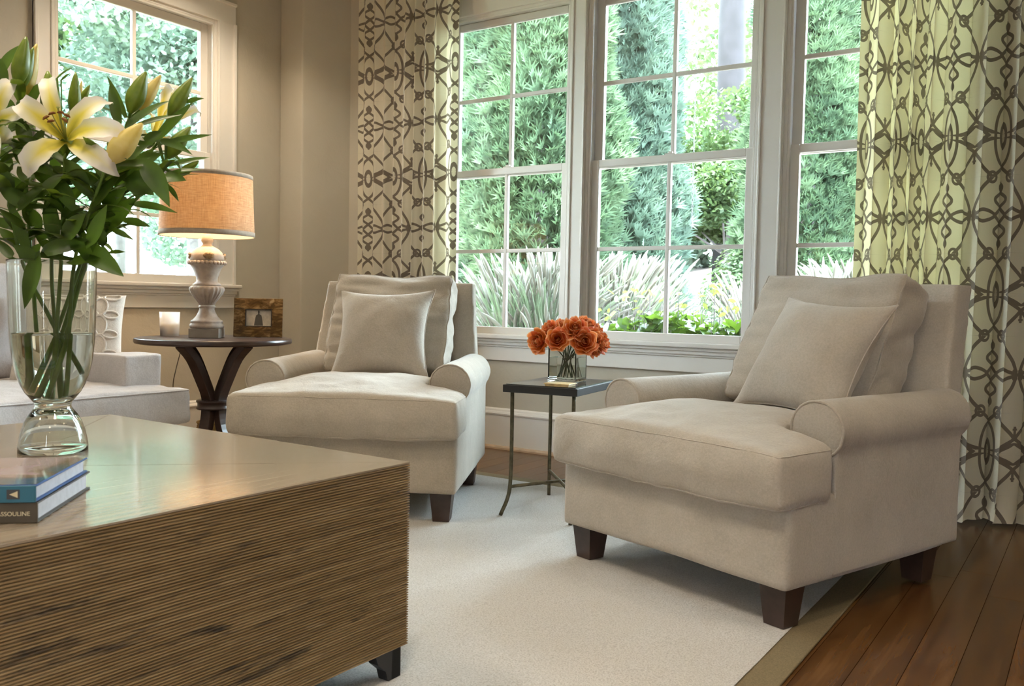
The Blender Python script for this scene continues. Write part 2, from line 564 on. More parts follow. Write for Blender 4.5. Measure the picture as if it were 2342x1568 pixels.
# ------------------------------------------------------------------ mesh helpers
def tag(o, label=None, cat=None, group=None, kind=None):
    if label:
        o['label'] = label
    if cat:
        o['category'] = cat
    if group:
        o['group'] = group
    if kind:
        o['kind'] = kind
    return o


def thing(name, loc, label, cat, group=None, rotz=0.0, kind=None):
    o = bpy.data.objects.new(name, None)
    COL.objects.link(o)
    o.location = loc
    o.rotation_euler = (0, 0, rotz)
    o.empty_display_size = 0.05
    return tag(o, label, cat, group, kind)


def link_mesh(name, me, mat=None, parent=None, loc=None, smooth=False):
    o = bpy.data.objects.new(name, me)
    COL.objects.link(o)
    if mat is not None and len(me.materials) == 0:
        me.materials.append(M[mat] if isinstance(mat, str) else mat)
    if parent is not None:
        o.parent = parent
    if loc is not None:
        o.location = loc
    if smooth:
        me.polygons.foreach_set('use_smooth', [True] * len(me.polygons))
    return o


class MB:
    def __init__(s):
        s.v, s.f, s.uv = [], [], {}

    def raw(s, verts, faces, uvs=None):
        k = len(s.v)
        s.v += [tuple(p) for p in verts]
        for i, f in enumerate(faces):
            if uvs is not None:
                s.uv[len(s.f)] = [uvs[j] for j in f]
            s.f.append(tuple(j + k for j in f))
        return s

    def box(s, x0, x1, y0, y1, z0, z1):
        v = [(x0, y0, z0), (x1, y0, z0), (x1, y1, z0), (x0, y1, z0), (x0, y0, z1), (x1, y0, z1), (x1, y1, z1), (x0, y1, z1)]
        return s.raw(v, [(0, 3, 2, 1), (4, 5, 6, 7), (0, 1, 5, 4), (1, 2, 6, 5), (2, 3, 7, 6), (3, 0, 4, 7)])

    def obox(s, c, ax, ay, az, hx, hy, hz, taper=1.0):
        """oriented box, half sizes hx hy hz; the bottom scaled by taper"""
        c, ax, ay, az = Vector(c), Vector(ax), Vector(ay), Vector(az)
        v = []
        for kz in (-1, 1):
            q = taper if kz < 0 else 1.0
            for kx, ky in ((-1, -1), (1, -1), (1, 1), (-1, 1)):
                v.append(c + ax * (kx * hx * q) + ay * (ky * hy * q) + az * (kz * hz))
        return s.raw(v, [(0, 3, 2, 1), (4, 5, 6, 7), (0, 1, 5, 4), (1, 2, 6, 5), (2, 3, 7, 6), (3, 0, 4, 7)])

    def tube(s, path, rad, n=8, closed=False, caps=True, flat=None):
        P = [Vector(p) for p in path]
        R = rad if isinstance(rad, (list, tuple, np.ndarray)) else [rad] * len(P)
        k = len(P)
        vs_, prev = [], None
        for i in range(k):
            if closed:
                d = P[(i + 1) % k] - P[i - 1]
            else:
                d = P[min(i + 1, k - 1)] - P[max(i - 1, 0)]
            d = d.normalized() if d.length > 1e-9 else Vector((0, 0, 1))
            if prev is None:
                r = d.orthogonal().normalized() if flat is None else Vector(flat)
            else:
                r = prev
            r = r - d * r.dot(d)
            r = r.normalized() if r.length > 1e-6 else d.orthogonal().normalized()
            prev = r
            u = d.cross(r)
            for j in range(n):
                an = 2 * math.pi * j / n
                vs_.append(P[i] + (r * math.cos(an) + u * math.sin(an)) * R[i])
        fs = []
        for i in range(k if closed else k - 1):
            for j in range(n):
                a, b = i * n + j, i * n + (j + 1) % n
                c, d2 = ((i + 1) % k) * n + (j + 1) % n, ((i + 1) % k) * n + j
                fs.append((a, b, c, d2))
        if caps and not closed:
            fs.append(tuple(range(n - 1, -1, -1)))
            fs.append(tuple((k - 1) * n + j for j in range(n)))
        return s.raw(vs_, fs)

    def lathe(s, prof, n=32, c=(0, 0, 0), flute=None, uv=False):
        """profile of (r, z); flute(i_profile) -> (count, depth)"""
        vs_, uvs = [], []
        k = len(prof)
        for i, (r, z) in enumerate(prof):
            for j in range(n):
                an = 2 * math.pi * j / n
                rr = r
                if flute:
                    cnt, dep = flute(i)
                    if cnt:
                        rr = r - dep * (1 - abs(math.cos(an * cnt / 2)))
                vs_.append((c[0] + rr * math.cos(an), c[1] + rr * math.sin(an), c[2] + z))
        fs = [(i * n + j, i * n + (j + 1) % n, (i + 1) * n + (j + 1) % n, (i + 1) * n + j) for i in range(k - 1) for j in range(n)]
        k0 = len(s.f)
        s.raw(vs_, fs)
        if uv:
            q = k0
            for i in range(k - 1):
                for j in range(n):
                    s.uv[q] = [(j / n, prof[i][1]), ((j + 1) / n, prof[i][1]), ((j + 1) / n, prof[i + 1][1]), (j / n, prof[i + 1][1])]
                    q += 1
        if prof[0][0] > 1e-5 and not uv:
            pass
        return s

    def cap_disc(s, r, z, n=32, c=(0, 0, 0), up=True):
        vs_ = [(c[0] + r * math.cos(2 * math.pi * j / n), c[1] + r * math.sin(2 * math.pi * j / n), c[2] + z) for j in range(n)]
        return s.raw(vs_, [tuple(range(n)) if up else tuple(range(n - 1, -1, -1))])

    def mesh(s, name, off=None):
        v = s.v
        if off is not None:
            v = [(p[0] - off[0], p[1] - off[1], p[2] - off[2]) for p in v]
        me = bpy.data.meshes.new(name)
        me.from_pydata(v, [], s.f)
        if s.uv:
            lay = me.uv_layers.new(name='UVMap')
            li = 0
            data = np.zeros((len(me.loops), 2), np.float32)
            for fi, f in enumerate(s.f):
                q = s.uv.get(fi)
                if q:
                    data[li:li + len(f)] = q
                li += len(f)
            lay.data.foreach_set('uv', data.ravel())
        me.update()
        return me

    def build(s, name, mat, parent=None, smooth=False, bevel=0.0, off=None, loc=None, seg=2):
        if off is None and parent is not None and s.__dict__.get('world'):
            off = parent.location
        o = link_mesh(name, s.mesh(name, off), mat, parent, loc, smooth)
        if bevel > 0:
            b = o.modifiers.new('bevel', 'BEVEL')
            b.width = bevel
            b.segments = seg
            b.limit_method = 'ANGLE'
        return o


def WMB():
    m = MB()
    m.world = True
    return m


def soft_mesh(name, mb, voxel=0.012, smooth=6, fac=0.5, disp=None):
    """voxel-remesh a union of shapes, relax it, then displace: padded upholstery"""
    me = mb.mesh(name + '_cage')
    o = bpy.data.objects.new(name + '_cage', me)
    COL.objects.link(o)
    r = o.modifiers.new('r', 'REMESH')
    r.mode = 'VOXEL'
    r.voxel_size = voxel
    if smooth:
        sm = o.modifiers.new('s', 'SMOOTH')
        sm.iterations = smooth
        sm.factor = fac
    dg = bpy.context.evaluated_depsgraph_get()
    out = bpy.data.meshes.new_from_object(o.evaluated_get(dg))
    bpy.data.objects.remove(o)
    bpy.data.meshes.remove(me)
    out.name = name
    if disp:
        n = len(out.vertices)
        co = np.empty(n * 3, np.float32)
        out.vertices.foreach_get('co', co)
        nr = np.empty(n * 3, np.float32)
        out.vertices.foreach_get('normal', nr)
        co = co.reshape(-1, 3).astype(float)
        co = disp(co, nr.reshape(-1, 3).astype(float))
        out.vertices.foreach_set('co', co.astype(np.float32).ravel())
        out.update()
    out.polygons.foreach_set('use_smooth', [True] * len(out.polygons))
    return out


def nz3(co, scale, amp, seed=0.0):
    return np.array([noise.noise(Vector((p[0] * scale + seed, p[1] * scale, p[2] * scale))) for p in co]) * amp


def snap(bvh, pts, lift=0.001):
    r = []
    for p in pts:
        q, nn, _, _ = bvh.find_nearest(Vector(p))
        r.append(q + nn * lift)
    return r


def bvh_of(me):
    return BVHTree.FromPolygons([v.co for v in me.vertices], [p.vertices for p in me.polygons])


def ribbon(path, width, nrm, n=7, cols=2, fold=0.15, uv=True, curl=0.0, ruffle=0.0):
    """leaf or petal: path of points, half width per point, facing nrm; returns verts, faces, uvs"""
    P = [Vector(p) for p in path]
    k = len(P)
    vs_, uvs = [], []
    for i in range(k):
        d = (P[min(i + 1, k - 1)] - P[max(i - 1, 0)]).normalized()
        sd = d.cross(Vector(nrm))
        if sd.length < 1e-4:
            sd = d.orthogonal()
        sd.normalize()
        nn = sd.cross(d).normalized()
        w = width[i]
        for j in range(-cols, cols + 1):
            q = j / cols
            rf = ruffle * math.sin(i * 2.3 + q * 1.7) * abs(q)
            vs_.append(P[i] + sd * (w * q) + nn * (w * fold * abs(q) + curl * w * q * q + rf))
            uvs.append(((q + 1) / 2, i / (k - 1)))
    c = 2 * cols + 1
    fs = [(i * c + j, i * c + j + 1, (i + 1) * c + j + 1, (i + 1) * c + j) for i in range(k - 1) for j in range(c - 1)]
    return vs_, fs, uvs


def bez(p0, p1, p2, n):
    p0, p1, p2 = Vector(p0), Vector(p1), Vector(p2)
    return [p0 * (1 - s) ** 2 + p1 * (2 * s * (1 - s)) + p2 * s ** 2 for s in [i / (n - 1) for i in range(n)]]


def crv(pts, n):
    """Catmull-Rom through the points"""
    P = [Vector(p) for p in pts]
    P = [P[0] * 2 - P[1]] + P + [P[-1] * 2 - P[-2]]
    seg = len(P) - 3
    r = []
    for i in range(n):
        x = i / (n - 1) * seg
        k = min(int(x), seg - 1)
        s = x - k
        a, b, c, d = P[k], P[k + 1], P[k + 2], P[k + 3]
        r.append(0.5 * ((2 * b) + (c - a) * s + (2 * a - 5 * b + 4 * c - d) * s * s + (3 * b - 3 * c + d - a) * s ** 3))
    return r


# ------------------------------------------------------------------ room shell
YB, XL, XR, YF, ZC = 4.49, -4.695, 2.2, -2.6, 3.0

floor = thing('floor', (0, 0, 0), 'medium brown oak strip floor around the pale rug', 'floor', kind='structure')
MB().box(XL - .2, XR + .2, YF - .2, YB + .2, -0.10, -0.018).build('subfloor', 'espresso_wood', floor)
rnd = random.Random(4)
PWID = 0.108
plank_cache = {}
x = XL
while x < XR:
    y = YF - rnd.uniform(0, 1.2)
    while y < YB + 0.1:
        ln = rnd.choice((1.1, 1.5, 1.9, 2.4))
        if y + ln > YF and y < YB:
            if ln not in plank_cache:
                mb = MB().box(0, PWID - 0.0016, 0, ln - 0.0016, -0.018, 0)
                plank_cache[ln] = mb.mesh('plank')
                plank_cache[ln].materials.append(M['oak'])
            # keep boards inside the room
            if y >= YF - 0.15 and y + ln <= YB + 0.16:
                link_mesh('plank', plank_cache[ln], None, floor, (x, y, 0))
            else:
                a, b_ = max(y, YF - 0.1), min(y + ln, YB + 0.1)
                if b_ - a > 0.05:
                    MB().box(0, PWID - 0.0016, 0, b_ - a - 0.0016, -0.018, 0).build('plank', 'oak', floor, loc=(x, a, 0))
        y += ln
    x += PWID

mb = MB().box(XL - .25, XR + .2, YF - .2, YB + .25, ZC, ZC + .15)
tag(mb.build('ceiling', 'ceiling_paint'), 'off white ceiling above the sitting room', 'ceiling', kind='structure')


def wall_with_holes(name, axis, pos, a0, a1, holes, thick, sign, label):
    """wall in plane axis=pos, spanning a0..a1 along the other axis, full height; holes (a0,a1,z0,z1)"""
    mb = MB()
    cuts = sorted(set([a0, a1] + [h_[0] for h_ in holes] + [h_[1] for h_ in holes]))
    p0, p1 = (pos, pos + sign * thick) if sign > 0 else (pos + sign * thick, pos)
    for c0, c1 in zip(cuts[:-1], cuts[1:]):
        hs_ = [h_ for h_ in holes if h_[0] <= c0 + 1e-6 and h_[1] >= c1 - 1e-6]
        spans = [(-0.02, ZC)] if not hs_ else [(-0.02, hs_[0][2]), (hs_[0][3], ZC)]
        for z0, z1 in spans:
            if axis == 'y':
                mb.box(c0, c1, p0, p1, z0, z1)
            else:
                mb.box(p0, p1, c0, c1, z0, z1)
    return tag(mb.build(name, 'plaster'), label, 'wall', kind='structure')


BW = [(-3.53, -2.593), (-2.500, -1.493), (-1.372, -0.435)]
BZ0, BZ1 = 0.66, 2.655
wall_with_holes('wall_back', 'y', YB, XL - .2, XR + .2, [(a, b, BZ0, BZ1) for a, b in BW], 0.15, 1,
                'beige plaster wall holding the three tall windows')
LW = (2.615, 3.675)
LZ0, LZ1 = 0.95, 2.62
wall_with_holes('wall_left', 'x', XL, YF - .2, YB, [(LW[0], LW[1], LZ0, LZ1)], 0.15, -1,
                'warm beige plaster wall behind the lamp and the side window')
tag(MB().box(XR, XR + .15, YF - .2, YB, -.02, ZC).build('wall_right', 'plaster'), 'beige plaster wall on the right side of the room', 'wall', kind='structure')
wall_with_holes('wall_front', 'y', YF, XL - .2, XR + .2, [(0.72, 0.97, .10, 2.45)], 0.15, -1, 'beige plaster wall at the near end of the room, with a tall slot added for fill light')  # unseen slot, added only to let cool fill daylight in
# corner pier between the two window walls
mb = MB()
q = [(XL, 4.185), (-4.480, 4.185), (-4.335, YB + .01), (XL, YB + .01)]
mb.raw([(a, b, -.02) for a, b in q] + [(a, b, ZC) for a, b in q], [(0, 3, 2, 1), (4, 5, 6, 7), (0, 1, 5, 4), (1, 2, 6, 5), (2, 3, 7, 6), (3, 0, 4, 7)])
tag(mb.build('wall_corner', 'plaster', bevel=0.012, seg=3), 'trowelled plaster corner pier between side window and patterned curtain', 'wall', kind='structure')


# baseboards
def baseboard(name, p0, p1, nrm, label):
    mb = MB()
    d = Vector(p1) - Vector(p0)
    d.z = 0
    L_ = d.length
    d.normalize()
    n_ = Vector(nrm)
    prof = [(0, 0), (.022, 0), (.022, .205), (.026, .207), (.028, .216), (.024, .226), (.016, .230), (.014, .240), (.008, .246), (0, .248)]
    k = len(prof)
    vv = [Vector(p0) + n_ * a + Vector((0, 0, b)) for a, b in prof] + [Vector(p0) + d * L_ + n_ * a + Vector((0, 0, b)) for a, b in prof]
    fs = [(i, i + 1, k + i + 1, k + i) for i in range(k - 1)] + [tuple(range(k))[::-1], tuple(range(k, 2 * k))]
    o = mb.raw(vv, fs).build(name, 'trim_paint')
    tag(o, label, 'baseboard', kind='structure')
    m2 = MB()
    pr = [(.022, 0), (.040, 0), (.039, .010), (.033, .018), (.022, .021)]
    k = len(pr)
    vv = [Vector(p0) + n_ * a + Vector((0, 0, b)) for a, b in pr] + [Vector(p0) + d * L_ + n_ * a + Vector((0, 0, b)) for a, b in pr]
    fs = [(i, i + 1, k + i + 1, k + i) for i in range(k - 1)] + [tuple(range(k))[::-1], tuple(range(k, 2 * k))]
    m2.raw(vv, fs).build('shoe_moulding', 'shoe_wood', o)


plain('shoe_wood', (0.42, 0.30, 0.19), 0.4, 0.15, 20)
baseboard('baseboard_back', (-4.30, YB, 0), (XR, YB, 0), (0, -1, 0), 'tall white baseboard under the three windows')
baseboard('baseboard_left', (XL, 4.18, 0), (XL, YF, 0), (1, 0, 0), 'tall white baseboard behind the round lamp table')
baseboard('baseboard_corner', (-4.345, YB - .01, 0), (-4.480, 4.19, 0), (.902, -.43, 0), 'white baseboard wrapping the corner pier')


# ------------------------------------------------------------------ windows
def window(name, label, a0, a1, z0, z1, zm, gb, lm, um, gt, tf, casing_l=True, casing_r=True, stool=(0, 0)):
    """a: coordinate along the wall; depth measured outwards. tf(a, depth, z) -> world.
    gb glass bottom, lm lower muntin, zm meeting rail top, um upper muntin, gt glass top"""
    w = thing(name, tf((a0 + a1) / 2, 0, z0), label, 'window', kind='structure')
    off = w.location

    def part(pname, boxes, mat, parent, bevel=0.003):
        mb = MB()
        for A0, A1, d0, d1, Z0, Z1 in boxes:
            pts = [tf(A0, d0, Z0), tf(A1, d0, Z0), tf(A1, d1, Z0), tf(A0, d1, Z0), tf(A0, d0, Z1), tf(A1, d0, Z1), tf(A1, d1, Z1), tf(A0, d1, Z1)]
            mb.raw(pts, [(0, 3, 2, 1), (4, 5, 6, 7), (0, 1, 5, 4), (1, 2, 6, 5), (2, 3, 7, 6), (3, 0, 4, 7)])
        o = mb.build(pname, mat, parent, bevel=bevel, off=off)
        # make face directions consistent
        bm = bmesh.new()
        bm.from_mesh(o.data)
        bmesh.ops.recalc_face_normals(bm, faces=bm.faces)
        bm.to_mesh(o.data)
        bm.free()
        return o
    T = 'trim_paint'
    # jamb liner
    jt = 0.022
    part('jamb', [(a0, a0 + jt, -0.001, .15, z0, z1), (a1 - jt, a1, -0.001, .15, z0, z1), (a0 + jt, a1 - jt, -0.001, .15, z1 - jt, z1), (a0 + jt, a1 - jt, 0.075, .16, z0 - .01, z0 + .03)], T, w)
    part('sash_stop', [(a0 + jt, a0 + jt + .012, .0, .022, z0, z1 - jt), (a1 - jt - .012, a1 - jt, .0, .022, z0, z1 - jt), (a0 + jt, a1 - jt, .0, .022, z1 - jt - .012, z1 - jt)], T, w, 0.002)

    def sash(sname, zb, zt, rb, rt, d0, muntin_z):
        th = .034
        st = .052
        s0, s1 = a0 + jt + .002, a1 - jt - .002
        g0, g1 = s0 + st, s1 - st
        o = part(sname, [(s0, g0, d0, d0 + th, zb, zt), (g1, s1, d0, d0 + th, zb, zt), (g0, g1, d0, d0 + th, zb, zb + rb), (g0, g1, d0, d0 + th, zt - rt, zt)], T, w, 0.004)
        mid = (g0 + g1) / 2
        mw = .011
        part('muntin', [(mid - mw, mid + mw, d0 + .004, d0 + th - .004, zb + rb, zt - rt)], T, o)
        part('muntin', [(g0, g1, d0 + .005, d0 + th - .005, muntin_z - mw, muntin_z + mw)], T, o)
        for x0, x1 in ((g0, mid - mw), (mid + mw, g1)):
            for q0, q1 in ((zb + rb, muntin_z - mw), (muntin_z + mw, zt - rt)):
                part('pane', [(x0 - .002, x1 + .002, d0 + .015, d0 + .019, q0 - .002, q1 + .002)], 'window_glass', o, 0)
        return o
    sash('lower_sash', z0 + .012, zm, gb - z0 - .012, .042, .024, lm)
    sash('upper_sash', zm - .045, z1 - jt - .002, .043, z1 - jt - .002 - gt, .062, um)
    mid_ = (a0 + a1) / 2
    part('sash_lock', [(mid_ - .030, mid_ + .030, .030, .056, zm, zm + .008), (mid_ - .012, mid_ + .014, .034, .052, zm + .006, zm + .018)], T, w, 0.004)
    return w, part


def tf_back(a, d, z):
    return Vector((a, YB + d, z))


def tf_left(a, d, z):
    return Vector((XL - d, a, z))


wb = []
names = ['narrow white double-hung window next to the far patterned curtain', 'wide white double-hung window in the middle of the wall', 'white double-hung window half hidden by the near patterned curtain']
for i, (a, b) in enumerate(BW):
    wb.append(window('window_%d' % (i + 1), names[i], a, b, BZ0, BZ1, 1.712, 0.742, 1.208, 2.150, 2.590, tf_back))
part = wb[1][1]
wc = wb[1][0]
# casing posts, head casing, stool and apron run through all three windows
e0, e1 = BW[0][0], BW[2][1]
posts = [(e0 - .10, e0 + .004), (BW[0][1] - .004, BW[1][0] + .004), (BW[1][1] - .004, BW[2][0] + .004), (e1 - .004, e1 + .10)]
trim = thing('trim_1', (0, YB, 0), 'white moulded casing framing the three back windows', 'window trim', kind='structure')


def tpart(pname, boxes, bevel=0.003):
    mb = MB()
    for q in boxes:
        mb.box(q[0], q[1], q[2] - YB, q[3] - YB, q[4], q[5])
    return mb.build(pname, 'trim_paint', trim, bevel=bevel)


for p0, p1 in posts:
    tpart('casing_post', [(p0, p1, YB - .018, YB + .002, .70, BZ1 + .0), (p0 + .004, p0 + .016, YB - .025, YB - .016, .70, BZ1), (p1 - .016, p1 - .004, YB - .025, YB - .016, .70, BZ1)])
tpart('head_casing', [(e0 - .10, e1 + .10, YB - .018, YB + .002, BZ1 - .004, BZ1 + .105), (e0 - .11, e1 + .11, YB - .030, YB, BZ1 + .105, BZ1 + .125)])
tpart('stool', [(e0 - .13, e1 + .13, YB - .050, YB + .075, .672, .700)], 0.006)
tpart('bed_moulding', [(e0 - .115, e1 + .115, YB - .036, YB + .001, .655, .673), (e0 - .11, e1 + .11, YB - .027, YB + .001, .634, .657), (e0 - .105, e1 + .105, YB - .020, YB + .001, .622, .636)], 0.004)
tpart('apron', [(e0 - .10, e1 + .10, YB - .014, YB + .001, .540, .624)])

# side window
wl, pl = window('window_4', 'white double-hung side window behind the lilies and the lamp', LW[0], LW[1], LZ0, LZ1, 1.795, 1.022, 1.372, 2.165, 2.545, tf_left)
trim = thing('trim_2', (XL, 3.1, 0), 'white moulded casing and sill around the side window', 'window trim', kind='structure')


def lpart(pname, boxes, bevel=0.003):
    mb = MB()
    for y0, y1, d0, d1, z0, z1 in boxes:       # d: projection into the room
        mb.box(d0, d1, y0 - 3.1, y1 - 3.1, z0, z1)
    return mb.build(pname, 'trim_paint', trim, bevel=bevel)


for p0, p1, o0 in ((LW[0] - .10, LW[0] + .004, 0), (LW[1] - .004, LW[1] + .13, 1)):
    bb = (p0, p0 + .018) if o0 == 0 else (p1 - .018, p1)
    ib = (p1 - .014, p1 - .003) if o0 == 0 else (p0 + .003, p0 + .014)
    lpart('casing_post', [(p0, p1, -.002, .016, .96, LZ1), (bb[0], bb[1], .0, .030, .96, LZ1), (ib[0], ib[1], 0, .022, .96, LZ1)])
lpart('head_casing', [(LW[0] - .10, LW[1] + .13, -.002, .016, LZ1 - .004, LZ1 + .13), (LW[0] - .10, LW[1] + .13, 0, .030, LZ1 + .112, LZ1 + .13)])
lpart('stool', [(LW[0] - .14, LW[1] + .165, -.075, .050, .948, .972)], 0.006)
lpart('bed_moulding', [(LW[0] - .125, LW[1] + .15, 0, .036, .930, .949), (LW[0] - .12, LW[1] + .142, 0, .026, .908, .932), (LW[0] - .115, LW[1] + .136, 0, .018, .896, .910)], 0.004)
lpart('apron', [(LW[0] - .11, LW[1] + .13, 0, .013, .822, .898)])

# ------------------------------------------------------------------ rug
RX0, RX1, RY0, RY1 = -3.45, -0.60, -0.9, 3.77
rug = thing('rug', (-1.85, 1.4, 0), 'pale greige wool rug with a tan tape border', 'rug')
nx, ny = 60, 110
vv, ff = [], []
for j in range(ny + 1):
    for i in range(nx + 1):
        px_ = RX0 + .085 + (RX1 - RX0 - .17) * i / nx
        py_ = RY0 + .085 + (RY1 - RY0 - .17) * j / ny
        vv.append((px_, py_, 0.0105 + 0.0012 * noise.noise(Vector((px_ * 9, py_ * 9, 0)))))
ff = [(j * (nx + 1) + i, j * (nx + 1) + i + 1, (j + 1) * (nx + 1) + i + 1, (j + 1) * (nx + 1) + i) for j in range(ny) for i in range(nx)]
m_ = WMB()
m_.raw(vv, ff)
m_.build('rug_field', 'rug_wool', rug, smooth=True)
m_ = WMB()
m_.box(RX0, RX1, RY0, RY1, 0.0006, 0.008)
m_.build('rug_tape_border', 'rug_tape', rug, bevel=0.003)

# ------------------------------------------------------------------ armchairs
RUGZ = 0.0118


def smoothstep(a, b, x):
    q = np.clip((x - a) / (b - a), 0, 1)
    return q * q * (3 - 2 * q)


def make_chair_meshes():
    R = {}
    # plinth under the cushion
    mb = MB().box(-.462, .462, -.437, .43, .114, .365)

    def dbase(co, nr):
        # the front rail swells a little
        m_ = (co[:, 1] < -.40)
        co[:, 1] -= 0.012 * m_ * (1 - (co[:, 0] / .47) ** 2)
        co[:, 2] += 0.010 * (co[:, 2] < .15) * (1 - (co[:, 0] / .46) ** 2) * (co[:, 1] < -.40)
        return co + nr * nz3(co, 5, .004)[:, None]
    R['base'] = soft_mesh('base', mb, .013, 8, .5, dbase)
    # arm (right side, mirrored for the left)
    for sgn, key in ((1, 'arm_r'), (-1, 'arm_l')):
        mb = MB()
        xs = sorted((sgn * .345, sgn * .464))
        mb.box(xs[0], xs[1], -.222, .50, .122, .55)
        xs = sorted((sgn * .312, sgn * .40))
        mb.box(xs[0], xs[1], -.222, .50, .34, .55)
        n = 40
        mb.tube([(sgn * .397, y, .535) for y in np.linspace(-.224, .53, 12)], .087, n)

        def darm(co, nr, sgn=sgn):
            # arm rises a touch and rounds over towards the back
            k = smoothstep(.0, .5, co[:, 1])
            co[:, 2] += .004 * k * (co[:, 2] > .40)
            return co + nr * nz3(co, 4, .004, 2)[:, None]
        R[key] = soft_mesh('arm', mb, .0105, 4, .5, darm)
        # piping along the front arch
        an = np.linspace(-1.15, math.pi + 0.75, 44)
        arch = [(sgn * (.397 + .084 * math.cos(a)), -.220, .535 + .082 * math.sin(a)) for a in an]
        b = bvh_of(R[key])
        R['pipe_' + key[-1]] = MB().tube(snap(b, arch, .0015), .0042, 6).mesh('piping')
    # seat cushion, T shaped and crowned
    mb = MB().box(-.462, .474, -.494, -.245, .338, .498)
    mb.box(-.302, .302, -.30, .30, .345, .498)

    def dseat(co, nr):
        x_, y_ = co[:, 0], co[:, 1]
        top = smoothstep(.40, .51, co[:, 2])
        cr = .078 * (1 - np.clip(np.abs(x_) / .50, 0, 1) ** 2.2) * np.exp(-((y_ + .14) / .30) ** 2) * top
        co[:, 2] += cr
        # front boxing bellies out
        fr = smoothstep(-.42, -.47, y_) if False else np.clip((-.40 - y_) / .08, 0, 1)
        co[:, 1] -= .018 * fr * np.exp(-((co[:, 2] - .43) / .05) ** 2) * (1 - (x_ / .5) ** 4)
        # sag of the lower edge
        co[:, 2] -= .006 * (1 - top) * (1 - (x_ / .5) ** 2)
        return co + nr * (nz3(co, 6, .008, 5) + nz3(co, 17, .0035, 9))[:, None]
    R['seat'] = soft_mesh('seat_cushion', mb, .0125, 14, .5, dseat)
    b = bvh_of(R['seat'])
    outl = [(-.300, .27), (-.300, -.240), (-.462, -.250), (-.458, -.488), (.470, -.488), (.474, -.250), (.300, -.240), (.300, .27)]
    dens = []
    for (x0, y0), (x1, y1) in zip(outl[:-1], outl[1:]):
        for k in range(14):
            dens.append((x0 + (x1 - x0) * k / 14, y0 + (y1 - y0) * k / 14))
    R['seam_top'] = MB().tube(snap(b, [(x_, y_, .494) for x_, y_ in dens], .0002), .0020, 5).mesh('seam')
    R['seam_low'] = MB().tube(snap(b, [(x_, y_, .340) for x_, y_ in dens], .0002), .0020, 5).mesh('seam')
    # raked back frame
    mb = MB()
    n = 14
    prof = [(z, .415 + .222 * max(0, (z - .13) / .845) ** 1.25) for z in np.linspace(.135, .975, n)]
    vv, ff = [], []
    for z, y in prof:
        hw = .452 - .088 * (z - .13)
        vv += [(-hw, y - .03, z), (hw, y - .03, z), (hw, y + .085, z), (-hw, y + .085, z)]
    for i in range(n - 1):
        for j in range(4):
            ff.append((i * 4 + j, i * 4 + (j + 1) % 4, i * 4 + 4 + (j + 1) % 4, i * 4 + 4 + j))
    ff += [(3, 2, 1, 0), tuple((n - 1) * 4 + j for j in range(4))]
    mb.raw(vv, ff)
    R['back'] = soft_mesh('back_frame', mb, .0125, 4, .5, lambda co, nr: co + nr * nz3(co, 4, .005, 3)[:, None])
    # loose back cushion leaning on the frame
    c, ay = Vector((.016, .375, .745)), Vector((0, .875, -.484))
    az = Vector((0, .475, .88)).normalized()
    ay = Vector((0, az.z, -az.y))
    mb = MB().obox(c, (1, 0, 0), ay, az, .288, .090, .262)

    def dback(co, nr):
        q = co - np.array(c)
        zz = q @ np.array(az)
        yy = q @ np.array(ay)
        puff = (1 - np.clip(np.abs(q[:, 0]) / .29, 0, 1) ** 2) * (1 - np.clip(np.abs(zz) / .265, 0, 1) ** 2)
        co = co + np.outer(np.sign(yy) * .045 * puff, np.array(ay))
        co = co - np.outer(.020 * np.sign(zz) * smoothstep(.15, .26, np.abs(zz)) * (1 - (q[:, 0] / .31) ** 2), np.array(az))
        wr = nz3(np.stack([co[:, 0] * .5, co[:, 1], co[:, 2] * 2.2], 1), 11, .013, 1)
        return co + nr * (wr + nz3(co, 6, .006, 8))[:, None]
    R['bcush'] = soft_mesh('back_cushion', mb, .0115, 9, .5, dback)
    b = bvh_of(R['bcush'])
    loop = []
    for sx, sz in ((-1, -1), (-1, 1), (1, 1), (1, -1)):
        loop.append((sx * .280, sz * .252))
    pts = []
    for k in range(3):
        (x0, z0), (x1, z1) = loop[k], loop[k + 1]
        for s in np.linspace(0, 1, 16)[:-1]:
            pts.append(c + Vector((x0 + (x1 - x0) * s, 0, 0)) + az * (z0 + (z1 - z0) * s) - ay * .082)
    R['bseam'] = MB().tube(snap(b, pts, .0006), .0032, 5).mesh('seam')
    # tapered leg
    R['leg'] = MB().obox((0, 0, .070), (1, 0, 0), (0, 1, 0), (0, 0, 1), .047, .047, .070, .70).mesh('leg')
    return R


CHM = make_chair_meshes()


def armchair(loc, rotz, label):
    t_ = thing('armchair', loc, label, 'armchair', 'pair of upholstered armchairs', rotz)
    F = 'chair_fabric'
    link_mesh('base', CHM['base'], F, t_)
    for k in 'rl':
        a = link_mesh('arm', CHM['arm_' + k], F, t_)
        link_mesh('piping', CHM['pipe_' + k], F, a, smooth=True)
    s = link_mesh('seat_cushion', CHM['seat'], F, t_)
    link_mesh('seam', CHM['seam_top'], F, s, smooth=True)
    link_mesh('seam', CHM['seam_low'], F, s, smooth=True)
    link_mesh('back_frame', CHM['back'], F, t_)
    b = link_mesh('back_cushion', CHM['bcush'], F, t_)
    link_mesh('seam', CHM['bseam'], F, b, smooth=True)
    for sx in (-1, 1):
        for yy in (-.360, .375):
            o = link_mesh('leg', CHM['leg'], 'dark_leg', t_, (sx * .395, yy, 0))
            o['label'] = 'tapered dark wooden leg'
    return t_


CR = (-0.975, 2.944, RUGZ)
CL = (-2.716, 2.953, RUGZ)
armchair(CR, math.radians(-19.0), 'greige upholstered rolled-arm armchair in front of the near patterned curtain')
armchair(CL, math.radians(28.5), 'greige upholstered rolled-arm armchair behind the wooden coffee table')


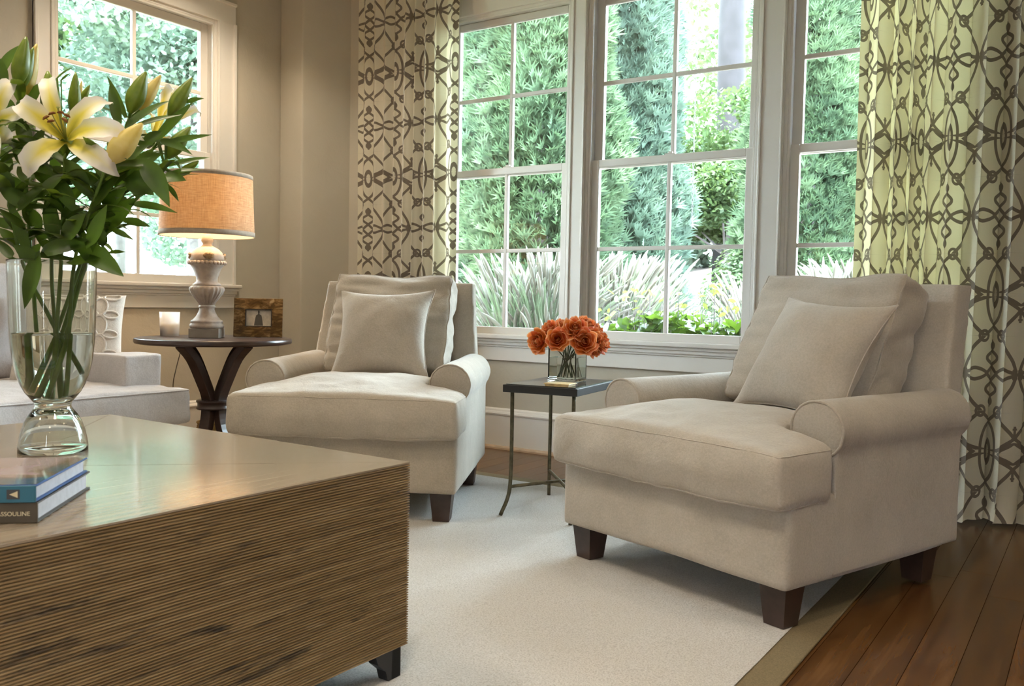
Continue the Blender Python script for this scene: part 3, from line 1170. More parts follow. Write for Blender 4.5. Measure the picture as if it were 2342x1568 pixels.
def pillow_mesh(name, hw, hh, th, seed, pinch=.15, power=.58):
    n = 34
    vv, ff = [], []
    def pt(u, v, side):
        # pulled-in edges leave dog-eared corners
        x = u * hw * (1 - pinch * (1 - v * v) * 1.0 * (1 - 0) * abs(u) ** 3)
        z = v * hh * (1 - pinch * (1 - u * u) * abs(v) ** 3)
        e = (max(0, 1 - u ** 2) * max(0, 1 - v ** 2))
        y = side * th * e ** power
        w = noise.noise(Vector((x * 9 + seed, z * 9, side))) * .010 + noise.noise(Vector((x * 22 + seed, z * 30, side))) * .004
        y += w * e ** .4
        return (x, y, z)
    for side in (-1, 1):
        base_ = len(vv)
        for j in range(n + 1):
            for i in range(n + 1):
                u, v = math.sin((i / n - .5) * math.pi), math.sin((j / n - .5) * math.pi)
                vv.append(pt(u, v, side))
        for j in range(n):
            for i in range(n):
                a = base_ + j * (n + 1) + i
                q = (a, a + 1, a + n + 2, a + n + 1)
                ff.append(q if side < 0 else q[::-1])
    me = bpy.data.meshes.new(name)
    me.from_pydata(vv, [], ff)
    bm = bmesh.new()
    bm.from_mesh(me)
    bmesh.ops.remove_doubles(bm, verts=bm.verts, dist=1e-5)
    bm.to_mesh(me)
    bm.free()
    me.polygons.foreach_set('use_smooth', [True] * len(me.polygons))
    return me, pt


def orient(o, c, xdir, zdir):
    x_ = Vector(xdir).normalized()
    z_ = Vector(zdir)
    z_ = (z_ - x_ * z_.dot(x_)).normalized()
    y_ = z_.cross(x_)
    o.matrix_world = Matrix(((x_.x, y_.x, z_.x, c[0]), (x_.y, y_.y, z_.y, c[1]), (x_.z, y_.z, z_.z, c[2]), (0, 0, 0, 1)))


def chair_frame(loc, deg):
    a = math.radians(deg)
    return Vector(loc), Vector((math.cos(a), math.sin(a), 0)), Vector((-math.sin(a), math.cos(a), 0))


def throw_pillow(loc, deg, c, lean, roll, yaw, hw, hh, th, seed, label):
    o_, ax, ay = chair_frame(loc, deg)
    me, pt = pillow_mesh('throw_pillow', hw, hh, th, seed)
    t_ = link_mesh('throw_pillow', me, 'pillow_fabric')
    tag(t_, label, 'pillow', 'throw pillows on the armchairs')
    p = o_ + ax * c[0] + ay * c[1] + Vector((0, 0, c[2]))
    up = (Vector((0, 0, 1)) * math.cos(lean) + ay * math.sin(lean))
    xd = ax * math.cos(yaw) + ay * math.sin(yaw)
    up = (up - xd * up.dot(xd)).normalized()
    nd = up.cross(xd)
    x2 = xd * math.cos(roll) + up * math.sin(roll)
    u2 = up * math.cos(roll) - xd * math.sin(roll)
    orient(t_, p, x2, u2)
    # seam all round
    ed = []
    N = 26
    for k in range(4):
        for i in range(N):
            s = math.sin((i / N - .5) * math.pi)
            u, v = [(s, -1), (1, s), (-s, 1), (-1, -s)][k]
            ed.append(pt(u, v, -1))
    MB().tube(ed, .003, 5, closed=True).build('seam', 'pillow_fabric', t_, smooth=True)
    return t_


throw_pillow(CL, 28.5, (.030, .115, .732), .48, 0.02, 0.0, .226, .225, .085, 1.0, 'square greige throw pillow upright on the armchair behind the coffee table')
throw_pillow(CR, -19.0, (.135, .130, .722), .56, -.07, -.06, .222, .225, .105, 6.0, 'square greige throw pillow on the armchair in front of the near curtain')

# ------------------------------------------------------------------ sofa along the side wall
sofa = thing('sofa', (-3.95, 1.5, 0), 'grey upholstered sofa under the side window, mostly behind the lily vase', 'sofa')


def sofa_soft(nm, mb, voxel, it, disp=None):
    me = soft_mesh(nm, mb, voxel, it, .5, disp)
    return me


def shift(mb):
    mb.v = [(p[0] + 3.95, p[1] - 1.5, p[2]) for p in mb.v]
    return mb


SY1, SY0 = 2.45, 0.55
mb = shift(MB().box(-4.42, -3.36, SY0, SY1 - .01, .12, .345))
link_mesh('base', sofa_soft('base', mb, .02, 3), 'sofa_fabric', sofa)


def dsofa(co, nr):
    top = smoothstep(.40, .50, co[:, 2])
    y_ = co[:, 1]
    x_ = co[:, 0]
    co[:, 2] += .035 * top * (1 - np.clip(np.abs(y_) / 1.02, 0, 1) ** 4) * np.exp(-((x_ - .15) / .45) ** 2)
    return co + nr * (nz3(co, 7, .008, 4) + nz3(co, 20, .003, 3))[:, None]


mb = shift(MB().box(-3.62, -3.315, SY0, SY1 + .015, .345, .490))
mb2 = shift(MB().box(-4.15, -3.58, SY0, SY1 - .20, .345, .490))
mb.raw(mb2.v, mb2.f)
sc = link_mesh('seat_cushion', sofa_soft('seat_cushion', mb, .014, 5, dsofa), 'sofa_fabric', sofa)
b = bvh_of(sc.data)
pts = [(x_ + 3.95, y_ - 1.5, .486) for x_, y_ in [(-3.60, SY1 + .01)] * 1 + [(-3.60 + .28 * k / 10, SY1 + .012) for k in range(11)] + [(-3.318, SY1 - (SY1 - SY0) * k / 60) for k in range(61)]]
MB().tube(snap(b, pts, .0005), .0035, 5).build('seam', 'sofa_fabric', sc, smooth=True)
mb = shift(MB().box(-4.42, -3.50, SY1 - .19, SY1, .13, .60))
link_mesh('arm', sofa_soft('arm', mb, .015, 7, lambda co, nr: co + nr * nz3(co, 6, .006)[:, None] + np.stack([0 * co[:, 0], 0 * co[:, 0], .035 * smoothstep(.4, .6, co[:, 2])], 1)), 'sofa_fabric', sofa)
mb = shift(MB().box(-4.60, -4.36, SY0, SY1 - .0, .13, .92))
link_mesh('back_frame', sofa_soft('back_frame', mb, .02, 5, lambda co, nr: co + nr * nz3(co, 5, .006)[:, None]), 'sofa_fabric', sofa)


def dscush(co, nr):
    q = co - co.mean(0)
    puff = (1 - np.clip(np.abs(q[:, 1]) / .45, 0, 1) ** 2.5) * (1 - np.clip(np.abs(q[:, 2]) / .30, 0, 1) ** 2.5)
    co[:, 0] += .05 * puff * np.sign(q[:, 0])
    return co + nr * nz3(co, 7, .010)[:, None]


for y0, y1 in ((1.40, 2.27), (.55, 1.38)):
    mb = shift(MB().box(-4.38, -4.18, y0, y1, .49, 1.03))
    link_mesh('back_cushion', sofa_soft('back_cushion', mb, .018, 6, dscush), 'sofa_fabric', sofa)
for x_ in (-4.5, -3.45):
    for y_ in (SY0 + .08, SY1 - .1):
        link_mesh('leg', CHM['leg'], None, sofa, (x_ + 3.95, y_ - 1.5, 0.0 if x_ < -4 else RUGZ)).scale = (.8, .8, .9)

# pillow with appliqued rings, leaning at the far arm of the sofa
me, pt = pillow_mesh('ring_pillow', .235, .205, .075, 3.0, .07, .40)
rp = link_mesh('ring_pillow', me, 'ring_fabric')
tag(rp, 'pale pillow with interlocking rope ring applique at the far sofa arm', 'pillow')
PC = at(158, 772, 4.06)
orient(rp, PC, Vector((0.50, .62, 0.0)), Vector((-.28, .10, 1)))
for cxx in (-.14, -.05, .04, .13):
    for k, cz in enumerate((-.135, -.045, .045, .135)):
        for kind in (0, 1):
            ring = []
            for a in np.linspace(0, 2 * math.pi, 26)[:-1]:
                if kind == 0:
                    x_, z_ = cxx + .030 * math.cos(a), cz + .044 * math.sin(a)
                else:
                    x_, z_ = cxx + .0475 + .034 * math.cos(a), cz + .05 + .017 * math.sin(a)
                u, v = max(-.97, min(.97, x_ / .230)), max(-.97, min(.97, z_ / .20))
                p = Vector(pt(u, v, -1))
                ring.append(p + Vector((0, -.003, 0)))
            MB().tube(ring, .0055, 6, closed=True).build('rope_ring', 'ring_fabric', rp, smooth=True)
# plain grey pillow farther along the sofa
me2, pt2 = pillow_mesh('sofa_pillow', .25, .22, .085, 8.0)
sp_ = link_mesh('sofa_pillow', me2, 'sofa_fabric')
tag(sp_, 'plain blue-grey pillow on the sofa behind the lily vase, cut by the picture edge', 'pillow')
orient(sp_, Vector((-4.02, 1.42, .73)), Vector((0.10, .99, 0)), Vector((-.30, .03, 1)))

# ------------------------------------------------------------------ coffee table
CT = thing('coffee_table', (-1.338, 1.597, RUGZ), 'large square wooden coffee table with a mitred top and reeded sides', 'coffee table', rotz=math.radians(-1.6))
TW, TD = 1.262, 1.25          # local: near right corner at the origin, table runs to -x and -y
TZ0, TZ1 = 0.074, 0.520 - RUGZ
CM = (-TW / 2, -TD / 2)
corners = [(0, 0), (-TW, 0), (-TW, -TD), (0, -TD)]
for k in range(4):
    a, b_ = corners[k], corners[(k + 1) % 4]
    # the inner part of every mitred panel meets in the centre
    A, B, Cc = Vector((a[0], a[1], 0)), Vector((b_[0], b_[1], 0)), Vector((CM[0], CM[1], 0))
    ed = (B - A).normalized()
    mb = MB()
    g = .0020
    vtx, uvs = [], []
    inn = Vector((-ed.y, ed.x, 0))
    for p in (A, B, Cc):
        q = p + (((A + B + Cc) / 3) - p).normalized() * g
        vtx.append((q.x, q.y, TZ1)); uvs.append((ed.dot(p - A) + k * 3.1, inn.dot(p - A) + k * 1.7))
    for p in (A, B, Cc):
        q = p + (((A + B + Cc) / 3) - p).normalized() * g
        vtx.append((q.x, q.y, TZ1 - .004)); uvs.append((ed.dot(p - A) + k * 3.1, inn.dot(p - A) + k * 1.7))
    mb.raw(vtx, [(0, 1, 2), (5, 4, 3), (0, 3, 4, 1), (1, 4, 5, 2), (2, 5, 3, 0)], uvs)
    mb.build('top_panel', 'veneer_top', CT)
    # reeded side: a ribbed profile swept along the edge
    N = 74
    zz, dd = [], []
    z_hi = TZ1 - .0045
    step = (z_hi - TZ0) / N
    for i in range(N):
        zt = z_hi - i * step
        for s, d in ((0.0, .0046), (.20, .0012), (.5, .0), (.80, .0012)):
            zz.append(zt - s * step); dd.append(d)
    zz.append(TZ0); dd.append(.0046)
    nseg = 1
    vtx, fcs, uvs = [], [], []
    outw = -inn
    L_ = (B - A).length
    for i, (z_, d) in enumerate(zip(zz, dd)):
        for p, s in ((A, 1), (B, -1)):
            q = p - outw * d + ed * (d * s)
            vtx.append((q.x, q.y, z_)); uvs.append((ed.dot(q - A) + k * 2.3, z_ + k))
    fcs = [(2 * i, 2 * i + 2, 2 * i + 3, 2 * i + 1) for i in range(len(zz) - 1)]
    MB().raw(vtx, fcs, uvs).build('reeded_side', 'reeded_wood', CT, smooth=True)
    # bracket foot at every corner
    s1 = 1 if k in (0, 3) else -1
    s2 = 1 if k in (0, 1) else -1
    mb = MB()
    e = .012
    h_ = TZ0 - .001
    for ax_ in (0, 1):
        L1, T1 = .085, .030
        pts2 = [(0, 0), (.042, 0), (.050, h_ * .35), (.075, h_ * .65), (L1, h_), (0, h_)]
        vv2 = []
        for dep in (0, T1):
            for l_, z_ in pts2:
                if ax_ == 0:
                    vv2.append((a[0] - s1 * (e + l_), a[1] - s2 * (e + dep), z_))
                else:
                    vv2.append((a[0] - s1 * (e + dep), a[1] - s2 * (e + l_), z_))
        m6 = len(pts2)
        mb.raw(vv2, [tuple(range(m6)), tuple(range(2 * m6 - 1, m6 - 1, -1))] + [(i, (i + 1) % m6, m6 + (i + 1) % m6, m6 + i) for i in range(m6)])
    mb.build('bracket_foot', 'black_wood', CT)
# solid core so that the case is closed below
MB().box(-TW + .006, -.006, -TD + .006, -.006, TZ0 + .001, TZ1 - .0045).build('case', 'espresso_wood', CT)

# ------------------------------------------------------------------ books
def book(name, corner, along, across, L_, Wd, th, z, cover, spine, label, lift=.0):
    """corner: near corner of the spine; `along` the spine, `across` towards the fore edge"""
    al, ac = Vector(along).normalized(), Vector(across).normalized()
    up = Vector((0, 0, 1))
    t_ = thing(name, (corner[0], corner[1], z), label, 'book')
    ct = .0032
    def ob(nm, l0, l1, w0, w1, z0, z1, mat, bevel=.0012):
        mb = MB().obox(al * ((l0 + l1) / 2) + ac * ((w0 + w1) / 2) + up * ((z0 + z1) / 2), al, ac, up, (l1 - l0) / 2, (w1 - w0) / 2, (z1 - z0) / 2)
        o = mb.build(nm, mat, t_, bevel=bevel)
        bm = bmesh.new(); bm.from_mesh(o.data); bmesh.ops.recalc_face_normals(bm, faces=bm.faces); bm.to_mesh(o.data); bm.free()
        return o
    ob('back_cover', 0, L_, 0, Wd, 0, ct, cover)
    ob('front_cover', 0, L_, 0, Wd, th - ct, th, cover)
    ob('spine', 0, L_, -.001, .004, 0, th, spine)
    ob('page_block', .006, L_ - .006, .004, Wd - .007, ct, th - ct, 'page_paper', .0)
    return t_, al, ac, up


ZT = 0.520
bc = onz(86, 1196, ZT)
b2c = onz(207, 1112, ZT + .004)
ac = Vector((b2c.x - bc.x, b2c.y - bc.y, 0)).normalized()
al = Vector((-ac.y, ac.x, 0))
if al.dot(Vector((-1, -1, 0))) < 0:
    al = -al
WB = (Vector((b2c.x, b2c.y, 0)) - Vector((bc.x, bc.y, 0))).length
lower, *_ = book('book', (bc.x, bc.y), al, ac, .40, WB, .034, ZT + .0005, 'book_charcoal', 'book_bronze', 'charcoal book with bronze spine, lower of the two on the coffee table')
bc2 = (bc.x + al.x * .002 - ac.x * .002, bc.y + al.y * .002 - ac.y * .002)
upper, *_ = book('book', bc2, al, ac, .39, WB - .008, .028, ZT + .035, 'book_blue', 'book_teal', 'glossy blue illustrated book, upper of the two on the coffee table')
# printed picture on the upper cover
t = new_mat('cover_print')
co = t.coords()
v1 = t.noise(co, 5.0, 3, 0.5, 0.8)
c = t.ramp(v1, [(0.36, (0.03, 0.10, 0.26)), (0.46, (0.10, 0.17, 0.24)), (0.52, (0.22, 0.15, 0.10)), (0.60, (0.42, 0.34, 0.36)), (0.75, (0.46, 0.40, 0.44))])
t.out(t.bsdf(c, 0.12, None, Coat_Weight=0.6, Coat_Roughness=0.04))
up = Vector((0, 0, 1))
mb = MB()
q0 = al * .002 + ac * .008 + up * .0283
vx = [q0, q0 + al * .385, q0 + al * .385 + ac * (WB - .02), q0 + ac * (WB - .02)]
vx = vx + [p + up * .0004 for p in vx]
mb.raw(vx, [(0, 3, 2, 1), (4, 5, 6, 7), (0, 1, 5, 4), (1, 2, 6, 5), (2, 3, 7, 6), (3, 0, 4, 7)])
o = mb.build('cover_picture', 'cover_print', upper)
bm = bmesh.new(); bm.from_mesh(o.data); bmesh.ops.recalc_face_normals(bm, faces=bm.faces); bm.to_mesh(o.data); bm.free()
# publisher mark on the upper spine: a dark square with a pale triangle
mb = MB()
fx = -ac * .0016
def sp(l, z):
    return al * l + fx + up * z
mb.raw([sp(.024, .006), sp(.044, .006), sp(.044, .022), sp(.024, .022)], [(0, 1, 2, 3)])
mb.build('spine_square', 'book_charcoal', upper)
fx = -ac * .0020
mb = MB().raw([sp(.027, .0085), sp(.027, .0195), sp(.040, .014)], [(0, 1, 2)])
mb.build('spine_mark', 'letter_gold', upper)


def lettering(txt, size, parent, origin, xdir, updir, mat, name='lettering', align='LEFT'):
    cu = bpy.data.curves.new(name, 'FONT')
    cu.body = txt
    cu.size = size
    cu.extrude = .0002
    cu.align_x = align
    tmp = bpy.data.objects.new(name + '_tmp', cu)
    COL.objects.link(tmp)
    dg = bpy.context.evaluated_depsgraph_get()
    me = bpy.data.meshes.new_from_object(tmp.evaluated_get(dg))
    bpy.data.objects.remove(tmp)
    x_, y_ = Vector(xdir).normalized(), Vector(updir).normalized()
    z_ = x_.cross(y_)
    me.transform(Matrix(((x_.x, y_.x, z_.x, origin[0]), (x_.y, y_.y, z_.y, origin[1]), (x_.z, y_.z, z_.z, origin[2]), (0, 0, 0, 1))))
    me.materials.clear()
    return link_mesh(name, me, mat, parent)


lettering('ASSOULINE', .0100, lower, al * .011 - ac * .0016 + up * .0125, -al, up, 'letter_gold', align='RIGHT')

# ------------------------------------------------------------------ small iron side table between the armchairs
STZ = 0.560
st = thing('side_table', (-2.055, 3.036, RUGZ), 'small iron side table with dark stone top between the two armchairs', 'side table', rotz=math.radians(8))
SW, SD = .330, .47
zt = STZ - RUGZ
MB().box(0, SW, 0, SD, zt - .034, zt - .003).build('top_frame', 'black_edge', st, bevel=.002)
MB().box(.010, SW - .010, .010, SD - .010, zt - .004, zt).build('top_inset', 'stone_top', st, bevel=.0015)
for lx, ly, ox, oy in ((.030, .030, -.030, -.030), (SW - .025, .030, .010, -.035), (.030, SD - .030, -.010, .025), (SW - .025, SD - .030, .012, .025)):
    pts = crv([(lx, ly, zt - .035), (lx - ox * .05, ly, .34), (lx, ly, .16), (lx + ox * .25, ly + oy * .25, .075), (lx + ox, ly + oy, .0)], 22)
    mb = MB().tube(pts, .0085, 8)
    for dx, dy in ((1, 0), (0, 1)):     # little corner fillets under the top
        pass
    mb.build('leg', 'bronze_iron', st, smooth=True)
for a, b_ in (((.030, .030), (SW - .025, SD - .030)), ((SW - .025, .030), (.030, SD - .030))):
    MB().tube([(a[0], a[1], .118), ((a[0] + b_[0]) / 2, (a[1] + b_[1]) / 2, .120), (b_[0], b_[1], .118)], .0072, 8).build('stretcher', 'bronze_iron', st, smooth=True)

SXd = Vector((math.cos(math.radians(8)), math.sin(math.radians(8)), 0))
SYd = Vector((-SXd.y, SXd.x, 0))


def stp(x_, y_, z_):
    p = Vector((-2.055, 3.036, RUGZ)) + SXd * x_ + SYd * y_
    return Vector((p.x, p.y, z_))


# coaster stack in front of the vase
cst = thing('coaster', stp(.235, .052, STZ), 'small gilt edged square coaster in front of the rose vase', 'coaster')
MB().obox((0, 0, .004), SXd, SYd, (0, 0, 1), .052, .040, .004).build('coaster_body', 'gilt', cst, bevel=.002)
MB().obox((0, 0, .0105), SXd, SYd, (0, 0, 1), .056, .044, .0025).build('coaster_rim', 'gilt', cst, bevel=.002)

# cube vase with roses
near = onz(1316, 876, STZ)
VS, VH = .128, .150
vc = near - SXd * (VS / 2) + SYd * (VS / 2)
vase = thing('cube_vase', (vc.x, vc.y, STZ), 'square clear glass vase holding orange roses on the side table', 'vase')


def obx(mb, c, hx, hy, z0, z1):
    return mb.obox(Vector(c) + Vector((0, 0, (z0 + z1) / 2)), SXd, SYd, (0, 0, 1), hx, hy, (z1 - z0) / 2)


# glass box: outer shell, inner shell reversed
mb = MB()
h2, t2, bt = VS / 2, .005, .014
def ring4(hh, z):
    return [Vector((0, 0, z)) + SXd * (sx * hh) + SYd * (sy * hh) for sx, sy in ((-1, -1), (1, -1), (1, 1), (-1, 1))]
vv = ring4(h2, 0.0005) + ring4(h2, VH) + ring4(h2 - t2, VH) + ring4(h2 - t2, bt)
ff = [(3, 2, 1, 0), (12, 13, 14, 15)]
for a in range(3):
    for j in range(4):
        ff.append((a * 4 + j, a * 4 + (j + 1) % 4, a * 4 + 4 + (j + 1) % 4, a * 4 + 4 + j))
mb.raw(vv, ff).build('glass_body', 'vase_glass', vase, bevel=.0015)
mb = MB()
obx(mb, (0, 0, 0), h2 - t2 - .0004, h2 - t2 - .0004, bt + .0004, .105)
mb.build('water', 'water', vase)


def rose_petals(scale, seed, openness):
    """list of (verts, faces, uvs) petals of a rose opening along +z, centre at origin"""
    r = random.Random(seed)
    res = []
    layers = [(3, .15, 1.02, .0), (3, .27, 1.04, .05), (4, .40, 1.02, .20), (4, .56, .98, .45), (5, .78, .90, .80), (6, 1.0, .74, 1.15)]
    for li, (cnt, rad, hgt, flare) in enumerate(layers):
        for k in range(cnt):
            a0 = 2 * math.pi * (k + .37 * li + r.uniform(-.08, .08)) / cnt
            hw = math.pi / cnt * 1.25
            nu, nv = 8, 6
            vs_, uvs = [], []
            fl = flare * openness * r.uniform(.8, 1.15)
            tipx = r.uniform(.15, .42) if li > 2 else .05
            for j in range(nv + 1):
                v = j / nv
                for i in range(nu + 1):
                    u = i / nu * 2 - 1
                    an = a0 + u * hw * (.55 + .45 * math.sin(min(1, v * 1.5) * math.pi / 2)) * (1 - .25 * max(0, v - .7) / .3)
                    # radius grows out of the base, lips curl outward
                    rr = rad * (math.sin(min(1, v * 1.35) * math.pi / 2)) ** .7 + fl * .42 * max(0, v - .55) ** 1.6 * 2.4
                    zz = (v * hgt * 1.15 - .35) - fl * .55 * max(0, v - .72) ** 1.3 * 2 - (u * u) * .10 * v
                    zz += tipx * max(0, 1 - abs(u) * 1.6) * max(0, v - .7) * 2
                    if li < 3:
                        rr *= 1 - (.55, .32, .12)[li] * max(0, v - .45) ** 1.2 * 1.8
                    if li > 2:
                        rr += .09 * math.sin(u * 3 + k) * v
                        zz += .09 * math.sin(u * 4 + k * 2 + seed) * v
                    vs_.append(Vector((rr * math.cos(an), rr * math.sin(an), zz)) * scale)
                    uvs.append((i / nu, v))
            fs = [(j * (nu + 1) + i, j * (nu + 1) + i + 1, (j + 1) * (nu + 1) + i + 1, (j + 1) * (nu + 1) + i) for j in range(nv) for i in range(nu)]
            res.append((vs_, fs, uvs))
    return res


VD = 3.72
rose_specs = [  # pixel, radius px, depth, face direction in the picture (right, up, towards camera), label
    (1230, 781, 25, 3.70, (-.75, -.05, .75), 'orange rose at the far left edge of the bunch, facing outward'),
    (1275, 776, 22, 3.64, (-.15, .15, 1.0), 'orange rose at lower left front of the bunch, tightly cupped'),
    (1316, 751, 24, 3.64, (.05, .55, .85), 'large orange rose at the front centre of the bunch, opening upward'),
    (1337, 781, 26, 3.62, (.10, .10, 1.0), 'large open orange rose low at front right of the bunch'),
    (1257, 750, 19, 3.74, (-.45, .60, .55), 'orange rose at upper left of the bunch'),
    (1287, 741, 19, 3.77, (-.15, .85, .35), 'orange rose at the top left of the bunch'),
    (1317, 733, 15, 3.80, (.0, .9, .2), 'small orange rose at the very top of the bunch, half hidden'),
    (1342, 740, 21, 3.76, (.25, .75, .5), 'orange rose with a yellow heart at the top right of the bunch'),
    (1365, 750, 16, 3.78, (.6, .65, .3), 'small orange rose at the upper right edge of the bunch'),
    (1359, 770, 20, 3.67, (.45, .25, .85), 'orange rose at right of the bunch beside the lowest open one'),
    (1379, 784, 21, 3.70, (.85, -.05, .5), 'dark orange rose at the far right edge of the bunch'),
    (1364, 802, 15, 3.68, (.55, -.6, .6), 'drooping orange rose hanging over the right rim of the vase'),
    (1300, 762, 17, 3.72, (-.05, .45, .8), 'orange rose wedged behind the front centre roses'),
]
CR_, CU_, CF_ = Vector(_R[:, 0]), -Vector(_R[:, 1]), Vector(_R[:, 2])
for k, (u, v, rp_, dep, fd, lab) in enumerate(rose_specs):
    c = at(u, v, dep)
    n_ = (CR_ * fd[0] + CU_ * fd[1] - CF_ * fd[2]).normalized()
    x_ = n_.orthogonal().normalized()
    y_ = n_.cross(x_)
    t_ = thing('rose', c, lab, 'rose', 'orange roses in the cube vase')
    sc_ = rp_ * dep / FPX / 1.02
    for vs_, fs, uvs in rose_petals(sc_, k * 7 + 3, .8 + .25 * ((k * 37) % 5) / 4):
        w_ = [x_ * p.x + y_ * p.y + n_ * (p.z - .30 * sc_) for p in vs_]
        MB().raw(w_, fs, uvs).build('petal', 'rose_petal', t_, smooth=True)
    # stem runs down into the vase and splays on its floor
    base_ = vc + Vector((0, 0, STZ + .118 - vc.z))
    d_ = (c - base_)
    bott = Vector((vc.x, vc.y, STZ + .020)) + (SXd * math.cos(k * 2.4) + SYd * math.sin(k * 2.4)) * (.030 + .022 * ((k * 5) % 4) / 3)
    thr = Vector((vc.x, vc.y, STZ + .118)) + Vector((d_.x, d_.y, 0)) * .20
    path = crv([c - n_ * sc_ * .9, c - n_ * sc_ * 1.2 - Vector((0, 0, .004)), thr, bott], 14)
    m_ = WMB()
    m_.tube(path, .0028, 7)
    m_.build('stem', 'rose_stem', t_, smooth=True)
    m_ = WMB()
    for q in range(4):
        an = q * math.pi / 2 + k
        dd = (x_ * math.cos(an) + y_ * math.sin(an))
        vs_, fs, uvs = ribbon(bez(c - n_ * sc_ * .95, c - n_ * sc_ * .75 + dd * sc_ * .5, c - n_ * sc_ * .7 + dd * sc_ * .85, 5), [.002, .005, .0045, .003, .0004], n_)
        m_.raw(vs_, fs)
    m_.build('sepals', 'lily_leaf', t_, smooth=True)

# ------------------------------------------------------------------ round lamp table
ETD = 4.70
ec = at(491, 772, ETD)
ETZ = ec.z
ET = thing('lamp_table', (ec.x, ec.y, 0), 'round dark wood pedestal table under the lamp by the side window', 'side table')
RT = 344 / FPX * ETD / 2
mb = MB().lathe([(0, ETZ - .030), (RT - .016, ETZ - .030), (RT - .004, ETZ - .027), (RT, ETZ - .020), (RT, ETZ - .006), (RT - .004, ETZ - .001), (RT - .010, ETZ), (0, ETZ)], 72)
mb.build('table_top', 'espresso_wood', ET, smooth=True)
for k in range(4):
    an = math.atan2(ec.y, ec.x) + math.radians(45) + k * math.pi / 2
    d = Vector((math.cos(an), math.sin(an), 0))
    sd = Vector((-d.y, d.x, 0))
    pr = crv([(.235, ETZ - .031), (.150, ETZ - .10), (.075, ETZ - .22), (.040, .345), (.040, .30), (.070, .17), (.140, .07), (.250, .0)], 30)[:] if False else None
    key = [(.225, ETZ - .031), (.150, ETZ - .105), (.085, ETZ - .22), (.046, .375), (.042, .31), (.062, .20), (.125, .085), (.235, .018)]
    pth = crv([d * r + Vector((0, 0, z)) for r, z in key], 30)
    vv, ff = [], []
    for i, p in enumerate(pth):
        tg = (pth[min(i + 1, 29)] - pth[max(i - 1, 0)]).normalized()
        nn = sd.cross(tg).normalized()
        hw, hd = .032, .020
        vv += [p + sd * hw + nn * hd, p - sd * hw + nn * hd, p - sd * hw - nn * hd, p + sd * hw - nn * hd]
    for i in range(29):
        for j in range(4):
            ff.append((i * 4 + j, i * 4 + 4 + j, i * 4 + 4 + (j + 1) % 4, i * 4 + (j + 1) % 4))
    ff += [(0, 1, 2, 3), (119, 118, 117, 116)]
    mb = MB().raw(vv, ff)
    mb.obox(d * .245 + Vector((0, 0, .009)), d, sd, (0, 0, 1), .035, .034, .009)
    mb.build('leg', 'espresso_wood', ET, bevel=.003)
mb = MB().lathe([(.0, .302), (.088, .302), (.092, .306), (.092, .312), (.086, .318), (.086, .335), (.092, .341), (.092, .347), (.088, .351), (0, .351)], 32)
mb.build('collar', 'espresso_wood', ET, smooth=True)

# ------------------------------------------------------------------ table lamp
lp = at(473, 768, ETD + .02)
LX, LY = lp.x, lp.y
PXM = (ETD + .02) / FPX          # metres per pixel at the lamp


def lz(v):
    return ETZ + (767 - v) * PXM


lamp = thing('table_lamp', (LX, LY, ETZ), 'carved stone urn table lamp with linen drum shade, lit', 'lamp')
ph = 45 * PXM
a_ = math.radians(40)
MB().obox((0, 0, (767 - 746) * PXM / 2 + .0005), (math.cos(a_), math.sin(a_), 0), (-math.sin(a_), math.cos(a_), 0), (0, 0, 1), 33 * PXM, 33 * PXM, 21 * PXM / 2).build('plinth', 'lamp_plinth', lamp, bevel=.002)


def r_z(lst):
    return [(r * PXM, (767 - v) * PXM) for r, v in lst]


mb = MB().lathe(r_z([(0, 745.5), (36, 745.5), (38, 741), (37, 737), (34, 733), (36, 731), (34, 728), (30, 726), (24, 719), (19, 710), (16, 702), (17, 699), (19, 697), (17, 694), (0, 693.8)]), 40)
mb.build('foot', 'lamp_stone', lamp, smooth=True)
prof = r_z([(0, 693), (16, 693), (20, 687), (27, 678), (35, 667), (39, 658), (38, 653), (33, 650), (0, 649.5)])
mb = MB().lathe(prof, 96, flute=lambda i: (22, 3.5 * PXM) if 2 <= i <= 6 else (0, 0))
mb.build('fluted_bowl', 'lamp_stone', lamp, smooth=True)
mb = MB().lathe(r_z([(0, 649), (30, 649), (31, 646), (27, 643), (23, 639), (23, 634), (26, 622), (31, 610), (37, 602), (39, 599), (0, 598.5)]), 48)
mb.build('neck', 'lamp_stone', lamp, smooth=True)
mb = MB()
for k in range(28):
    a = 2 * math.pi * k / 28
    c = Vector((39 * PXM * math.cos(a), 39 * PXM * math.sin(a), (767 - 597) * PXM))
    sr = 4.6 * PXM
    mb.lathe([(sr * math.sin(q), -sr * math.cos(q)) for q in np.linspace(0, math.pi, 6)], 8, c)
mb.lathe(r_z([(0, 600), (37, 600), (37, 593), (0, 593)]), 40)
mb.build('beaded_rim', 'lamp_stone', lamp, smooth=True)
mb = MB().lathe(r_z([(0, 594), (36, 594), (38, 588), (37, 580), (32, 572), (24, 565), (14, 560), (10, 556), (10, 553), (13, 550), (14, 545), (11, 538), (7, 531), (4, 527), (4, 500), (0, 500)]), 48)
mb.build('dome', 'lamp_stone', lamp, smooth=True)
